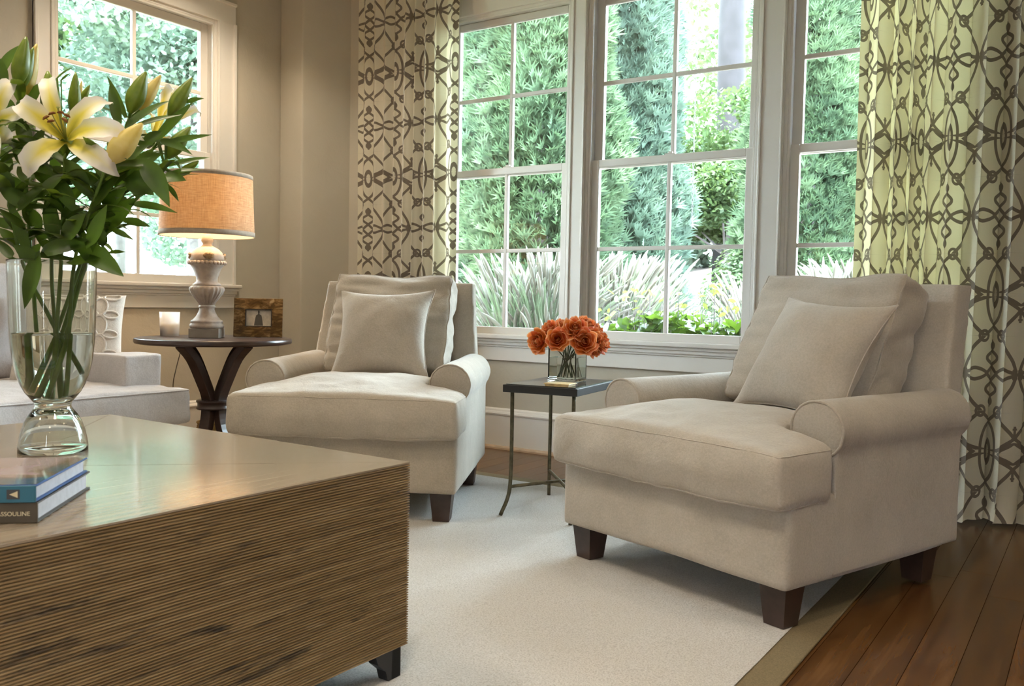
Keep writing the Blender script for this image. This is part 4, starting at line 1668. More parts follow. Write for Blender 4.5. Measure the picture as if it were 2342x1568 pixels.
for a0 in (0, 1, 2, 3):
    a = math.atan2(-LY, -LX) + a0 * math.pi / 2 + .1
    d = Vector((math.cos(a), math.sin(a), 0))
    s_ = Vector((-d.y, d.x, 0))
    o_ = d * (36.5 * PXM) + Vector((0, 0, (767 - 582) * PXM))
    mb = MB()
    k = 14
    vv = [o_ + d * (2.5 * PXM)]
    for ring_, (rx, rz, bb) in enumerate(((6, 4, 4.5), (10, 6, 3.5), (12.5, 8, 0.5))):
        for j in range(k):
            q = 2 * math.pi * j / k
            vv.append(o_ + s_ * (rx * PXM * math.cos(q)) + Vector((0, 0, rz * PXM * math.sin(q))) + d * ((bb + (1.2 if j % 2 else -.6)) * PXM - (1 - math.cos(math.cos(q) * rx / 37)) * 37 * PXM))
    ff = [(0, 1 + j, 1 + (j + 1) % k) for j in range(k)]
    for rr in range(2):
        for j in range(k):
            ff.append((1 + rr * k + j, 1 + (rr + 1) * k + j, 1 + (rr + 1) * k + (j + 1) % k, 1 + rr * k + (j + 1) % k))
    mb.raw(vv, ff).build('mask_ornament', 'lamp_ornament', lamp, smooth=True)
# shade: drum, slightly wider at the bottom
zt_, zb_ = (767 - 398) * PXM, (767 - 537) * PXM
rt_, rb_ = 99 * PXM, 104 * PXM
mb = MB()
mb.lathe([(rb_ + (rt_ - rb_) * s, zb_ + (zt_ - zb_) * s) for s in np.linspace(0, 1, 9)], 72, uv=True)
sh = mb.build('lamp_shade', 'shade_linen', lamp, smooth=True)
MB().lathe([(rb_ - .004 + (rt_ - rb_) * s, zb_ + .001 + (zt_ - zb_ - .002) * s) for s in np.linspace(0, 1, 9)], 72).build('shade_lining', 'shade_lining', sh, smooth=True)
for z0, z1, rr in ((zb_ - .001, zb_ + 11 * PXM, rb_), (zt_ - 9 * PXM, zt_ + .001, rt_)):
    MB().lathe([(rr + .0006, z0), (rr + .0022, z0), (rr + .0022 - .0008, z1), (rr + .0006, z1), (rr - .0015, z1), (rr - .0015, z0), (rr + .0006, z0)], 72).build('shade_band', 'shade_trim', sh, smooth=True)
mb = MB()
for k in range(3):
    a = k * 2 * math.pi / 3
    mb.tube([(0, 0, zt_ - .012), (rt_ * math.cos(a), rt_ * math.sin(a), zt_ - .004)], .002, 6)
mb.tube([(0, 0, (767 - 502) * PXM), (0, 0, zt_ - .012)], .004, 8)
mb.build('shade_spider', 'bronze_iron', lamp)
fz = zt_ + .001
mb = MB().lathe([(0, fz - .02), (.004, fz - .02), (.004, fz), (.012, fz + .002), (.013, fz + .007), (.007, fz + .010), (.010, fz + .015), (.007, fz + .020), (0, fz + .021)], 20)
mb.build('finial', 'lamp_stone', lamp, smooth=True)
bl = bpy.data.lights.new('lamp_bulb', 'POINT')
bl.energy = 11.0
bl.color = (1.0, 0.66, 0.34)
bl.shadow_soft_size = .035
bo = bpy.data.objects.new('lamp_bulb', bl)
COL.objects.link(bo)
bo.location = (LX, LY, ETZ + (767 - 455) * PXM)

# lamp cord falling behind the table
cd = [at(430, 778, 4.95), at(419, 786, 4.97), at(410, 815, 4.98), at(401, 850, 4.98), at(396, 880, 4.99), at(398, 930, 5.0), at(410, 990, 5.05)]
cd[0] = Vector((cd[0].x, cd[0].y, ETZ - .034))
cd[-1].z = .004
m_ = WMB()
m_.tube(crv(cd, 30), .0028, 6)
m_.build('cord', 'cord', lamp, smooth=True)

# candle in a frosted tumbler
cp = onz(388, 768, ETZ)
cd_ = thing('candle', (cp.x, cp.y, ETZ), 'cream candle in a frosted glass tumbler on the round table', 'candle')
cq = (Vector((cp.x, cp.y, 0)).length)
PC_ = float((CAMM @ (np.array(cp) - CAMP))[2]) / FPX
r1, r0, hh = 22.5 * PC_, 20.5 * PC_, 55 * PC_
MB().lathe([(0, .0005), (r0, .0005), (r1, hh), (r1 - .0025, hh), (r0 - .003, .008), (0, .008)], 40).build('glass_tumbler', 'frosted_glass', cd_, smooth=True)
MB().lathe([(0, .0095), (r0 - .0045, .0095), (r0 - .002, hh * .52), (r0 - .006, hh * .54), (0, hh * .53)], 32).build('wax', 'wax', cd_, smooth=True)
MB().tube([(0, 0, hh * .53), (.001, 0, hh * .62)], .0011, 6).build('wick', 'wick', cd_)

# picture frame
fl, fr_ = onz(534, 766, ETZ), onz(646, 768, ETZ)
# keep the frame on the table: same direction in the picture, nearer depth
fl, fr_ = at(534, 767, 4.80), at(646, 769, 4.84)
fl.z = fr_.z = ETZ
fx_ = (fr_ - fl).normalized()
fn_ = Vector((fx_.y, -fx_.x, 0))
if fn_.dot(Vector((0, 0, 0)) - fl) < 0:
    fn_ = -fn_
FW = (fr_ - fl).length
FH = 89 * 4.82 / FPX
lean = math.radians(9)
fu = (Vector((0, 0, 1)) * math.cos(lean) - fn_ * math.sin(lean)).normalized()
ff_ = fx_.cross(fu)
if ff_.dot(fn_) < 0:
    ff_ = -ff_
pf = thing('picture_frame', fl, 'horn picture frame with a small black and white photo beside the lamp', 'picture frame')


def fbox(nm, x0, x1, z0, z1, d0, d1, mat, bevel=.002, parent=None):
    mb = MB().obox(fx_ * ((x0 + x1) / 2) + fu * ((z0 + z1) / 2 + .0012) + ff_ * ((d0 + d1) / 2), fx_, fu, ff_, (x1 - x0) / 2, (z1 - z0) / 2, (d1 - d0) / 2)
    o = mb.build(nm, mat, parent or pf, bevel=bevel)
    bm = bmesh.new(); bm.from_mesh(o.data); bmesh.ops.recalc_face_normals(bm, faces=bm.faces); bm.to_mesh(o.data); bm.free()
    return o


ix0, ix1, iz0, iz1 = FW * .235, FW * .775, FH * .27, FH * .72
fbox('frame_rail', 0, FW, iz1, FH, 0, .016, 'horn')
fbox('frame_rail', 0, FW, 0, iz0, 0, .016, 'horn')
fbox('frame_stile', 0, ix0, iz0, iz1, .0004, .0155, 'horn')
fbox('frame_stile', ix1, FW, iz0, iz1, .0004, .0155, 'horn')
for x0, x1, z0, z1 in ((ix0, ix1, iz0, iz0 + .004), (ix0, ix1, iz1 - .004, iz1), (ix0, ix0 + .004, iz0, iz1), (ix1 - .004, ix1, iz0, iz1)):
    fbox('inner_lip', x0, x1, z0, z1, .004, .0150, 'black_wood', .0005)
ph_ = fbox('photograph', ix0 + .003, ix1 - .003, iz0 + .003, iz1 - .003, .003, .005, 'photo_grey', 0)
# printed figure in dark coat
mw_, mh_ = ix1 - ix0, iz1 - iz0
cx_ = (ix0 + ix1) / 2
def flat(nm, pts, mat, d=.0052):
    vv = [fx_ * (cx_ + a * mw_) + fu * (iz0 + b_ * mh_ + .0012) + ff_ * d for a, b_ in pts]
    o = MB().raw(vv, [tuple(range(len(vv)))]).build(nm, mat, ph_)
    o.parent = ph_
flat('printed_figure', [(-.17, .07), (-.15, .30), (-.12, .55), (-.10, .66), (-.03, .72), (-.025, .76), (.025, .76), (.03, .72), (.10, .66), (.12, .55), (.15, .30), (.17, .07)], 'photo_dark')
flat('printed_face', [(.036 * math.cos(a), .84 + .10 * math.sin(a)) for a in np.linspace(0, 2 * math.pi, 12)[:-1]], 'photo_dark')
fbox('easel_strut', FW * .45, FW * .55, .0, FH * .7, -.010, -.001, 'black_wood', 0)

# wicker basket in the shade under the round table
wb_ = at(488, 985, 5.10)
wk = thing('wicker_basket', (wb_.x, wb_.y, 0), 'small golden wicker basket on the floor below the round table', 'basket')
mb = MB()
prof = []
for i in range(33):
    z = .002 + i * .0055
    prof.append((.085 + .012 * math.sin(i / 32 * math.pi) + (.0022 if i % 2 else -.0012), z))
mb.lathe(prof + [(.080, prof[-1][1]), (.078, .006), (0, .006)], 40, flute=lambda i: (20, .003))
mb.build('woven_body', 'wicker', wk, smooth=True)
MB().tube([(.088 * math.cos(a), .088 * math.sin(a), .180) for a in np.linspace(0, 2 * math.pi, 30)[:-1]], .006, 6, closed=True).build('rim', 'wicker', wk, smooth=True)

# ------------------------------------------------------------------ tall glass vase with lilies
VB_ = onz(122, 1030, .520)
VDEP = float((CAMM @ (np.array(VB_) - CAMP))[2])
PV = VDEP / FPX
lv = thing('footed_vase', (VB_.x, VB_.y, .5203), 'tall footed clear glass vase half full of water, holding lilies', 'vase')


def vz(v):
    return (1030 - v) * PV


outer = [(71.5, 1030), (73, 1029), (72.5, 1015), (70, 1000), (66, 982), (59, 962), (50, 946), (42, 936), (38, 929), (37.5, 924), (40, 918), (47, 909), (58, 895), (67, 878), (75, 856), (81, 830), (85, 800), (88, 765), (89.5, 730), (90.5, 690), (91.5, 650), (92.3, 604), (92.5, 599), (92.2, 597.6)]
inner = [(91.0, 597.4), (90.0, 598), (89.7, 600), (89.5, 606), (88.5, 650), (87.5, 690), (86.5, 730), (85, 765), (82, 800), (78, 830), (72, 856), (64, 878), (54, 896), (42, 909), (26, 915), (0, 917)]
foot_in = [(0, 934), (22, 937), (40, 946), (54, 963), (62, 983), (67, 1001), (69.5, 1015), (70.2, 1029)]
prof = [(max(r, 0.02) * PV, vz(v)) for r, v in foot_in + outer + inner]
MB().lathe(prof, 72).build('glass_body', 'vase_glass', lv, smooth=True)
wat = [(0.02, 916.2)] + [(r - .5, v) for r, v in reversed(inner[7:-1])] + [(84.6, 760), (0.02, 760)]
MB().lathe([(max(r, .02) * PV, vz(v)) for r, v in wat], 64).build('water', 'water', lv, smooth=True)


class Stem:
    pass


def lily_stem(head_uv, dep, bottom_uv, bdep, label, rim=None, r=.0052):
    s = Stem()
    s.t = thing('lily', at(bottom_uv[0], bottom_uv[1], bdep), label, 'lily', 'lily stems in the footed vase')
    h_ = at(head_uv[0], head_uv[1], dep)
    b_ = at(bottom_uv[0], bottom_uv[1], bdep)
    mid = at(*(rim if rim else ((head_uv[0] * .35 + 122 * .65), 600, VDEP)))
    s.path = crv([b_, b_.lerp(mid, .5) + Vector((0, 0, .0)), mid, mid.lerp(h_, .5) + Vector((0, 0, .012)), h_], 40)
    m_ = WMB()
    m_.tube(s.path, [r * 1.05 - r * .35 * i / 39 for i in range(40)], 8)
    m_.build('stem', 'stem_green', s.t, smooth=True)
    s.head = h_
    return s


ST = {
    'open': lily_stem((150, 330), 2.02, (118, 905), VDEP, 'lily stem bearing the large open white and yellow flower', (140, 600, 2.11)),
    'left': lily_stem((44, 215), 2.10, (92, 880), VDEP + .02, 'lily stem with tall green and amber buds at upper left of the vase', (72, 600, 2.13)),
    'midb': lily_stem((142, 275), 2.16, (134, 900), VDEP + .03, 'lily stem with two upright green buds behind the open flower', (118, 600, 2.17)),
    'right': lily_stem((296, 268), 2.14, (86, 885), VDEP - .01, 'lily stem with paired green and yellow buds right of the open flower', (185, 600, 2.14)),
    'rightb': lily_stem((362, 322), 2.20, (98, 895), VDEP + .01, 'lily stem with a half seen white flower in front of the window', (195, 600, 2.17)),
    'low': lily_stem((378, 385), 2.12, (110, 905), VDEP - .02, 'lily stem arching lowest right, leaves crossing the lampshade', (200, 600, 2.12)),
    'edge': lily_stem((-22, 290), 2.04, (175, 850), VDEP + .01, 'lily stem with a white flower cut by the left picture edge', (52, 600, 2.10)),
    'bud': lily_stem((246, 376), 2.00, (146, 900), VDEP - .015, 'lily stem with one fat yellow bud about to open', (170, 600, 2.08)),
}


def nearest(p):
    best = None
    for k, s in ST.items():
        for q in s.path[14:]:
            d = (q - p).length + (q.z - p.z > .05) * .0
            if best is None or d < best[0]:
                best = (d, k, q)
    return best


rl = random.Random(12)


def lily_leaf(bu, bv, tu, tv, wpx, dep, dtip=None, stem=None, lift=.2, mat='lily_leaf', nrm=None, fold=.18, root=True):
    dtip = dep if dtip is None else dtip
    b_, t_ = at(bu, bv, dep), at(tu, tv, dtip)
    if stem is None:
        _, stem, q = nearest(b_)
    else:
        q = min(ST[stem].path[12:], key=lambda p: (p - b_).length)
    s = ST[stem]
    L_ = (t_ - b_).length
    mid = b_.lerp(t_, .5) + Vector((0, 0, 1)) * L_ * lift
    pts = bez(b_, mid, t_, 9)
    w = wpx * dep / FPX / 2
    prof = [w * x for x in (.50, .78, .95, 1.0, .95, .82, .60, .33, .02)]
    if root and (q - b_).length > .004:
        ext = [q, q.lerp(b_, .5)]
        pts = ext + pts
        prof = [w * .22, w * .34] + prof
    if nrm is None:
        nrm = (-CF_ + Vector((rl.uniform(-.5, .5), rl.uniform(-.5, .5), rl.uniform(.2, 1.0)))).normalized()
    vs_, fs, uvs = ribbon(pts, prof, nrm, cols=2, fold=fold)
    m_ = WMB()
    m_.raw(vs_, fs, uvs)
    return m_.build('leaf', mat, s.t, smooth=True)


D = VDEP
explicit = [
    (272, 288, 250, 196, 24, 2.10), (288, 268, 245, 173, 15, 2.14), (285, 294, 388, 231, 25, 2.07), (300, 292, 417, 262, 15, 2.10),
    (355, 322, 443, 232, 28, 2.16), (424, 234, 467, 225, 13, 2.18), (380, 326, 485, 308, 15, 2.12), (362, 322, 440, 354, 20, 2.10),
    (385, 378, 480, 360, 15, 2.10), (378, 401, 462, 389, 16, 2.08), (372, 404, 426, 413, 32, 2.06), (384, 424, 409, 461, 12, 2.08),
    (328, 372, 388, 473, 48, 2.02), (290, 405, 352, 446, 54, 2.05), (300, 466, 406, 487, 24, 2.08), (283, 502, 344, 518, 22, 2.10),
    (250, 522, 308, 550, 15, 2.08), (248, 577, 287, 576, 11, 2.12), (185, 562, 283, 632, 50, 2.04), (205, 562, 245, 468, 40, 2.00),
    (248, 520, 313, 452, 46, 2.08), (203, 448, 345, 358, 34, 2.03), (90, 580, 225, 556, 38, 2.02),
    (66, 578, 18, 458, 30, 2.06), (60, 525, -8, 474, 24, 2.04), (98, 486, 166, 398, 24, 2.05), (200, 440, 145, 362, 38, 2.02),
    (148, 548, 197, 488, 54, 2.00), (128, 560, 108, 440, 44, 2.08), (30, 592, -14, 545, 24, 2.06), (24, 520, -20, 500, 22, 2.1),
    (-6, 180, 44, 104, 34, 2.16), (14, 185, -16, 122, 26, 2.12), (66, 240, 99, 186, 30, 2.14), (130, 180, 168, 154, 11, 2.2),
    (140, 184, 161, 168, 7, 2.2), (28, 262, 8, 222, 30, 2.12), (62, 335, 42, 268, 34, 2.10), (76, 335, 104, 294, 22, 2.12),
    (198, 326, 236, 344, 20, 2.05), (255, 330, 322, 305, 30, 2.12), (60, 470, 20, 400, 40, 2.06), (30, 430, -20, 380, 36, 2.05),
    (110, 420, 70, 350, 44, 2.09), (150, 470, 205, 420, 36, 2.12), (230, 430, 280, 380, 44, 2.11), (310, 400, 350, 340, 40, 2.14),
    (180, 520, 240, 480, 40, 2.11), (90, 520, 50, 470, 36, 2.12), (40, 560, -5, 520, 26, 2.12), (140, 590, 80, 540, 30, 2.12),
    (235, 480, 290, 430, 40, 2.05), (70, 420, 40, 380, 36, 2.02), (20, 390, -15, 340, 40, 2.08), (120, 390, 150, 345, 36, 2.12),
    (330, 330, 372, 300, 30, 2.14), (225, 400, 260, 350, 34, 2.13), (60, 600, 95, 555, 24, 2.13), (0, 345, 40, 330, 40, 2.14),
    (160, 420, 120, 380, 34, 2.05), (260, 440, 315, 410, 38, 2.13), (105, 540, 160, 505, 36, 2.13), (215, 545, 262, 510, 30, 2.12),
    (250, 402, 342, 332, 38, 2.06), (268, 432, 362, 396, 36, 2.07), (298, 382, 372, 352, 32, 2.10), (215, 472, 278, 398, 36, 2.02), (168, 474, 118, 392, 38, 2.04),
    (88, 452, 152, 398, 36, 2.03), (38, 482, 104, 428, 36, 2.02), (82, 384, 28, 344, 42, 2.05), (62, 472, -4, 430, 38, 2.03), (122, 352, 56, 404, 46, 2.06), (178, 398, 252, 442, 42, 2.04),
    (318, 442, 372, 430, 38, 2.07), (20, 300, 60, 268, 30, 2.12), (90, 600, 30, 560, 34, 2.04), (160, 600, 230, 590, 34, 2.03), (240, 560, 190, 500, 34, 2.09),
]
for e in explicit:
    lily_leaf(*e, lift=rl.uniform(.02, .16))
# the broad leaf hanging over the rim in front of the glass
lily_leaf(88, 584, 56, 706, 50, 2.00, 2.01, 'left', lift=-.02, nrm=-CF_ + Vector((-.3, 0, .1)))
# filler leaves all round the stems, also on the far side
for k, s in ST.items():
    for i in range(14, 39):
        p = s.path[i]
        if p.z < .985 or (i % 2 and p.z > 1.30):
            continue
        a = rl.uniform(0, 2 * math.pi)
        d_ = Vector((math.cos(a), math.sin(a), 0))
        L_ = rl.uniform(.075, .125)
        tip = p + d_ * L_ + Vector((0, 0, rl.uniform(-.01, .06)))
        pts = bez(p, p + d_ * L_ * .5 + Vector((0, 0, .045)), tip, 9)
        w = rl.uniform(.011, .017)
        vs_, fs, uvs = ribbon(pts, [w * x for x in (.30, .70, .95, 1.0, .95, .82, .60, .33, .02)], Vector((d_.x * -.4, d_.y * -.4, 1)), fold=.2)
        m_ = WMB()
        m_.raw(vs_, fs, uvs)
        m_.build('leaf', 'lily_leaf', s.t, smooth=True)


def lily_bud(stem, bu, bv, tu, tv, wpx, dep, mat, dtip=None):
    b_, t_ = at(bu, bv, dep), at(tu, tv, dtip or dep)
    ax = (t_ - b_)
    L_ = ax.length
    ax.normalize()
    x_ = ax.orthogonal().normalized()
    y_ = ax.cross(x_)
    w = wpx * dep / FPX / 2
    n, k = 24, 14
    vv = []
    for i in range(k):
        s = i / (k - 1)
        r = w * (math.sin(min(1, s * 1.12 + .10) * math.pi) ** .62 if s < .86 else max(0.0, (math.sin(min(1, .86 * 1.12 + .10) * math.pi) ** .62) * (1 - (s - .86) / .14) ** .6))
        r = w * ([.26, .48, .68, .84, .94, .98, .96, .90, .82, .72, .60, .47, .32, .10][i])
        for j in range(n):
            a = 2 * math.pi * j / n
            rr = r * (1 - .10 * abs(math.cos(1.5 * a)) ** .5 + .02 * math.cos(6 * a))
            vv.append(b_ + ax * (L_ * s) + x_ * (rr * math.cos(a)) + y_ * (rr * math.sin(a)))
    ff = [(i * n + j, i * n + (j + 1) % n, (i + 1) * n + (j + 1) % n, (i + 1) * n + j) for i in range(k - 1) for j in range(n)]
    ff += [tuple((k - 1) * n + j for j in range(n))]
    m_ = WMB()
    m_.raw(vv, ff)
    o = m_.build('bud', mat, ST[stem].t, smooth=True)
    # short stalk to the stem
    q = ST[stem].head
    m_ = WMB()
    m_.tube(bez(q, q.lerp(b_, .5) + Vector((0, 0, -.004)), b_ + ax * .003, 8), [.0042] * 8, 7)
    m_.build('stalk', 'stem_green', ST[stem].t, smooth=True)
    return o


G, Yb = 'lily_bud_green', 'lily_bud_yellow'
lily_bud('left', 40, 197, 60, 84, 42, 2.07, G)
lily_bud('left', 50, 205, 76, 108, 28, 2.10, G)
lily_bud('left', 56, 222, 84, 100, 36, 2.14, Yb)
lily_bud('midb', 121, 276, 109, 163, 46, 2.09, G)
lily_bud('midb', 170, 272, 173, 165, 30, 2.15, G)
lily_bud('midb', 186, 232, 206, 194, 17, 2.22, G)
lily_bud('midb', 182, 232, 187, 184, 11, 2.23, Yb)
lily_bud('right', 297, 258, 334, 164, 46, 2.12, G)
lily_bud('right', 318, 252, 368, 172, 34, 2.16, Yb)
lily_bud('rightb', 387, 266, 440, 178, 38, 2.17, G)
lily_bud('low', 380, 362, 436, 290, 40, 2.14, G)
lily_bud('low', 408, 402, 455, 368, 22, 2.16, G)
lily_bud('bud', 247, 374, 326, 282, 58, 1.97, Yb)
lily_bud('edge', 66, 338, 35, 286, 24, 2.12, Yb)


def petal(parent, c, tipv, wpx, dep, nrm, bulge, back, curl=.25, ruffle=.0030):
    """petal from c to tip; bulges towards nrm, then the tip rolls back by `back`"""
    L_ = (tipv - c).length
    p0 = c
    p1 = c.lerp(tipv, .40) + nrm * bulge * L_
    p2 = c.lerp(tipv, .80) + nrm * bulge * .65 * L_
    p3 = tipv - nrm * back * L_
    pts = crv([p0, p1, p2, p3], 13)
    w = wpx * dep / FPX / 2
    prof = [w * x for x in (.16, .34, .55, .74, .89, .98, 1.0, .97, .88, .74, .55, .32, .05)]
    vs_, fs, uvs = ribbon(pts, prof, nrm, cols=3, fold=-.05, curl=curl, ruffle=ruffle)
    m_ = WMB()
    m_.world = False
    m_.raw(vs_, fs, uvs)
    return m_


def lily_flower(stem, cu, cv, dep, tips, face, stamens=True):
    s = ST[stem]
    c = at(cu, cv, dep)
    n_ = (CR_ * face[0] + CU_ * face[1] - CF_ * face[2]).normalized()
    core_back = c - n_ * .030
    fl_ = MB()
    fl_.tube([s.head, core_back, c - n_ * .004], [.005, .007, .009], 10)
    f = fl_.build('flower', 'lily_bud_green', s.t, smooth=True, off=s.t.location)
    f['label'] = 'open lily flower'
    for k, (tu, tv, w, dd) in enumerate(tips):
        tp = at(tu, tv, dep + dd)
        m_ = petal(f, core_back.lerp(c, .75), tp, w, dep, n_, .19, .16)
        m_.build('petal', 'lily_petal', f, smooth=True, off=s.t.location)
    if stamens:
        for k in range(6):
            a = k * math.pi / 3 + .3
            dirv = (n_ * .75 + CU_ * .55 + (CR_ * math.cos(a) + CU_ * math.sin(a)) * .42).normalized()
            e_ = c + dirv * .058
            m_ = MB().tube(bez(c - n_ * .01, c + dirv * .03 + n_ * .01, e_, 8), .0011, 6)
            m_.build('filament', 'pistil', f, smooth=True, off=s.t.location)
            sd = dirv.cross(CF_).normalized()
            m_ = MB().tube([e_ - sd * .008 + dirv * .001, e_ - sd * .004 + dirv * .003, e_ + sd * .004 + dirv * .003, e_ + sd * .008 + dirv * .001], [.0012, .0030, .0030, .0012], 8)
            m_.build('anther', 'anther', f, smooth=True, off=s.t.location)
        e_ = c + (n_ * .6 + CU_ * .8).normalized() * .068
        m_ = MB().tube([c, c.lerp(e_, .5) + n_ * .004, e_, e_ + CU_ * .004], [.0017, .0017, .0018, .0042], 8)
        m_.build('pistil', 'pistil', f, smooth=True, off=s.t.location)


lily_flower('open', 149, 318, 1.99, [(33, 228, 52, -.02), (112, 166, 40, .06), (250, 224, 50, .05), (290, 300, 52, -.03), (263, 392, 50, -.03), (54, 396, 64, -.04)], (.05, .30, 1.0))
lily_flower('edge', -18, 285, 2.03, [(30, 178, 46, .02), (64, 256, 34, -.02), (22, 324, 40, .02), (-70, 200, 50, 0), (-80, 320, 50, 0), (-20, 370, 50, -.02)], (.25, .1, 1.0), False)
lily_flower('rightb', 350, 312, 2.24, [(376, 188, 44, .04), (398, 196, 36, .06), (335, 250, 40, .05), (466, 250, 26, .02), (322, 318, 36, .02), (392, 330, 30, .06)], (.2, .8, -.4), False)
lily_flower('midb', 196, 262, 2.24, [(206, 228, 26, .03), (176, 226, 22, .02), (232, 252, 24, .02), (160, 255, 22, .02)], (.1, .8, .3), False)

# ------------------------------------------------------------------ curtains
def curtain(name, x0, x1, yc, z0, z1, fold_list, amp, mat, label, puddle=0.0, lean=0.0, u_shift=0.0, rows=90):
    """fold_list: relative widths of successive folds from x0 to x1"""
    per = 12
    tot = sum(fold_list)
    xs, ph = [], []
    acc = 0.0
    for k, f in enumerate(fold_list):
        for i in range(per):
            xs.append(x0 + (x1 - x0) * (acc + f * i / per) / tot)
            ph.append((k, i / per, f / tot * (x1 - x0)))
        acc += f
    xs.append(x1)
    ph.append((len(fold_list), 0, fold_list[-1] / tot * (x1 - x0)))
    rr = random.Random(len(fold_list))
    famp = [rr.uniform(.7, 1.2) for _ in range(len(fold_list) + 2)]
    t_ = thing(name, ((x0 + x1) / 2, yc, 0), label, 'curtain', 'pair of patterned curtains')
    nr_ = rows
    grid = []
    for j in range(nr_ + 1):
        s = j / nr_
        z = z0 + (z1 - z0) * s
        row = []
        for (k, f, wd), x in zip(ph, xs):
            fa = famp[k] * (1 - f) + famp[k + 1] * f
            wob = .25 * math.sin(1.7 * s * math.pi + k * 1.3)
            w = math.sin(2 * math.pi * f + wob * .6)
            sharp = math.copysign(abs(w) ** (.75 if amp > .03 else 1.0), w)
            flare = 1.0 + .35 * (1 - s)
            y = yc + amp * fa * sharp * flare
            xx = x + (.22 if amp > .03 else .10) * wd * math.sin(4 * math.pi * f) * .5 + .010 * math.sin(3.1 * s + k * .9) * (1 - s)
            if puddle and s < .06:
                q = (1 - s / .06)
                y -= puddle * q * q * (.6 + .5 * math.sin(k * 2.1 + f * 5))
                xx += .012 * q * math.sin(k * 3 + f * 6)
            zz = z
            if puddle and s < .02:
                zz = z + .010 * (1 - s / .02) * (1 + math.sin(k * 4.0 + f * 6.28))
            row.append(Vector((xx, y + lean * (1 - s), zz)))
        grid.append(row)
    # fabric coordinate along the width from the arc length at mid height
    mid = grid[nr_ // 2]
    U = [0.0]
    for a, b_ in zip(mid[:-1], mid[1:]):
        U.append(U[-1] + (b_ - a).length)
    mb = WMB()
    c = len(xs)
    vv = [p for row in grid for p in row]
    uvs = [(U[i] + u_shift, grid[j][i].z) for j in range(nr_ + 1) for i in range(c)]
    ff = [(j * c + i, j * c + i + 1, (j + 1) * c + i + 1, (j + 1) * c + i) for j in range(nr_) for i in range(c - 1)]
    mb.raw(vv, ff, uvs)
    o = mb.build('curtain_panel', mat, t_, smooth=True)
    sb = o.modifiers.new('sub', 'SUBSURF')
    sb.levels = sb.render_levels = 1
    # hem allowance: a folded strip behind the lower edge
    m2 = WMB()
    h0, h1 = 2, int(nr_ * .045)
    vv = [grid[j][i] + Vector((0, .004, 0)) for j in range(h0, h1 + 1) for i in range(c)]
    uv2 = [(U[i] + u_shift, grid[j][i].z) for j in range(h0, h1 + 1) for i in range(c)]
    ff = [(j * c + i, j * c + i + 1, (j + 1) * c + i + 1, (j + 1) * c + i) for j in range(h1 - h0) for i in range(c - 1)]
    m2.raw(vv, ff, uv2)
    m2.build('hem', mat, t_, smooth=True)
    return t_


curtain('curtain', -4.165, -3.335, 4.385, .010, 2.90, [1.0, .9, 1.0, .8, .9, .8, .9, .9, 1.5], .021, 'curtain_print_far',
        'cream and taupe trellis print curtain hanging beside the corner pier', u_shift=.04)
curtain('curtain', -0.965, 0.55, 4.255, .012, 2.90, [1.0, .7, .6, .65, .7, 1.2, 1.0, 1.25, 1.1, 1.3, 1.2, 1.4, 1.3], .046, 'curtain_print_near',
        'cream and taupe trellis print curtain behind the right armchair, hem on the wood floor', puddle=.07, lean=-.03, u_shift=.10)


def curtain_rod(x0, x1, y, z, label):
    t_ = thing('curtain_rod', ((x0 + x1) / 2, y, z), label, 'curtain rod')
    h_ = (x1 - x0) / 2
    MB().tube([(-h_, 0, 0), (h_, 0, 0)], .011, 12).build('rod', 'bronze_iron', t_, smooth=True)
    for sx in (-1, 1):
        MB().tube([(sx * h_, 0, 0), (sx * (h_ + .012), 0, 0), (sx * (h_ + .03), 0, 0), (sx * (h_ + .048), 0, 0), (sx * (h_ + .055), 0, 0)], [.011, .016, .024, .016, .003], 14).build('finial', 'bronze_iron', t_, smooth=True)
        MB().tube([(sx * (h_ - .03), 0, 0), (sx * (h_ - .03), YB - y - .002, 0)], .008, 8).build('bracket', 'bronze_iron', t_, smooth=True)


curtain_rod(-4.20, -3.30, 4.385, 2.915, 'dark iron rod over the far trellis curtain beside the corner pier')
curtain_rod(-1.00, 0.58, 4.225, 2.915, 'dark iron rod over the near trellis curtain behind the right armchair')

# ------------------------------------------------------------------ garden outside
def gz(x, y):
    """ground height: flat by the house, a bank rising behind"""
    b = .02 + max(0, y - 6.6) * .145
    return min(b, 2.4) + .05 * math.sin(x * .9) * (1 if y > 7 else 0)


vv, ff = [], []
nx, ny = 56, 44
for j in range(ny + 1):
    for i in range(nx + 1):
        x = -34 + 54 * i / nx
        y = -12 + 46 * j / ny
        z = gz(x, y) if x > -9 else gz(x, y) * max(0, (x + 16) / 7) + max(0, -7 - x) * .06
        vv.append((x, y, z - .12))
ff = [(j * (nx + 1) + i, j * (nx + 1) + i + 1, (j + 1) * (nx + 1) + i + 1, (j + 1) * (nx + 1) + i) for j in range(ny) for i in range(nx)]
t = new_mat('garden_ground')
co = t.coords()
sx = t.n('ShaderNodeSeparateXYZ')
t.link(co, sx.inputs[0])
edge = t.m('ADD', sx.outputs[0], t.m('MULTIPLY', t.noise(co, .5, 3), 2.0))
bed = t.m('GREATER_THAN', edge, -6.8)
mul = t.ramp(t.noise(co, 7, 4), [(0.3, (0.15, 0.12, 0.105)), (0.7, (0.25, 0.21, 0.195))])
law = t.ramp(t.noise(co, 3, 4), [(0.3, (0.22, 0.27, 0.17)), (0.7, (0.33, 0.36, 0.26))])
t.out(t.bsdf(t.mix(bed, law, mul), 0.95, t.bump(t.noise(co, 22, 3), .5, .03)))
mb = MB().raw(vv, ff)
tag(mb.build('garden_ground', 'garden_ground', smooth=True), 'mulched bank and lawn outside the windows', 'ground', kind='structure')


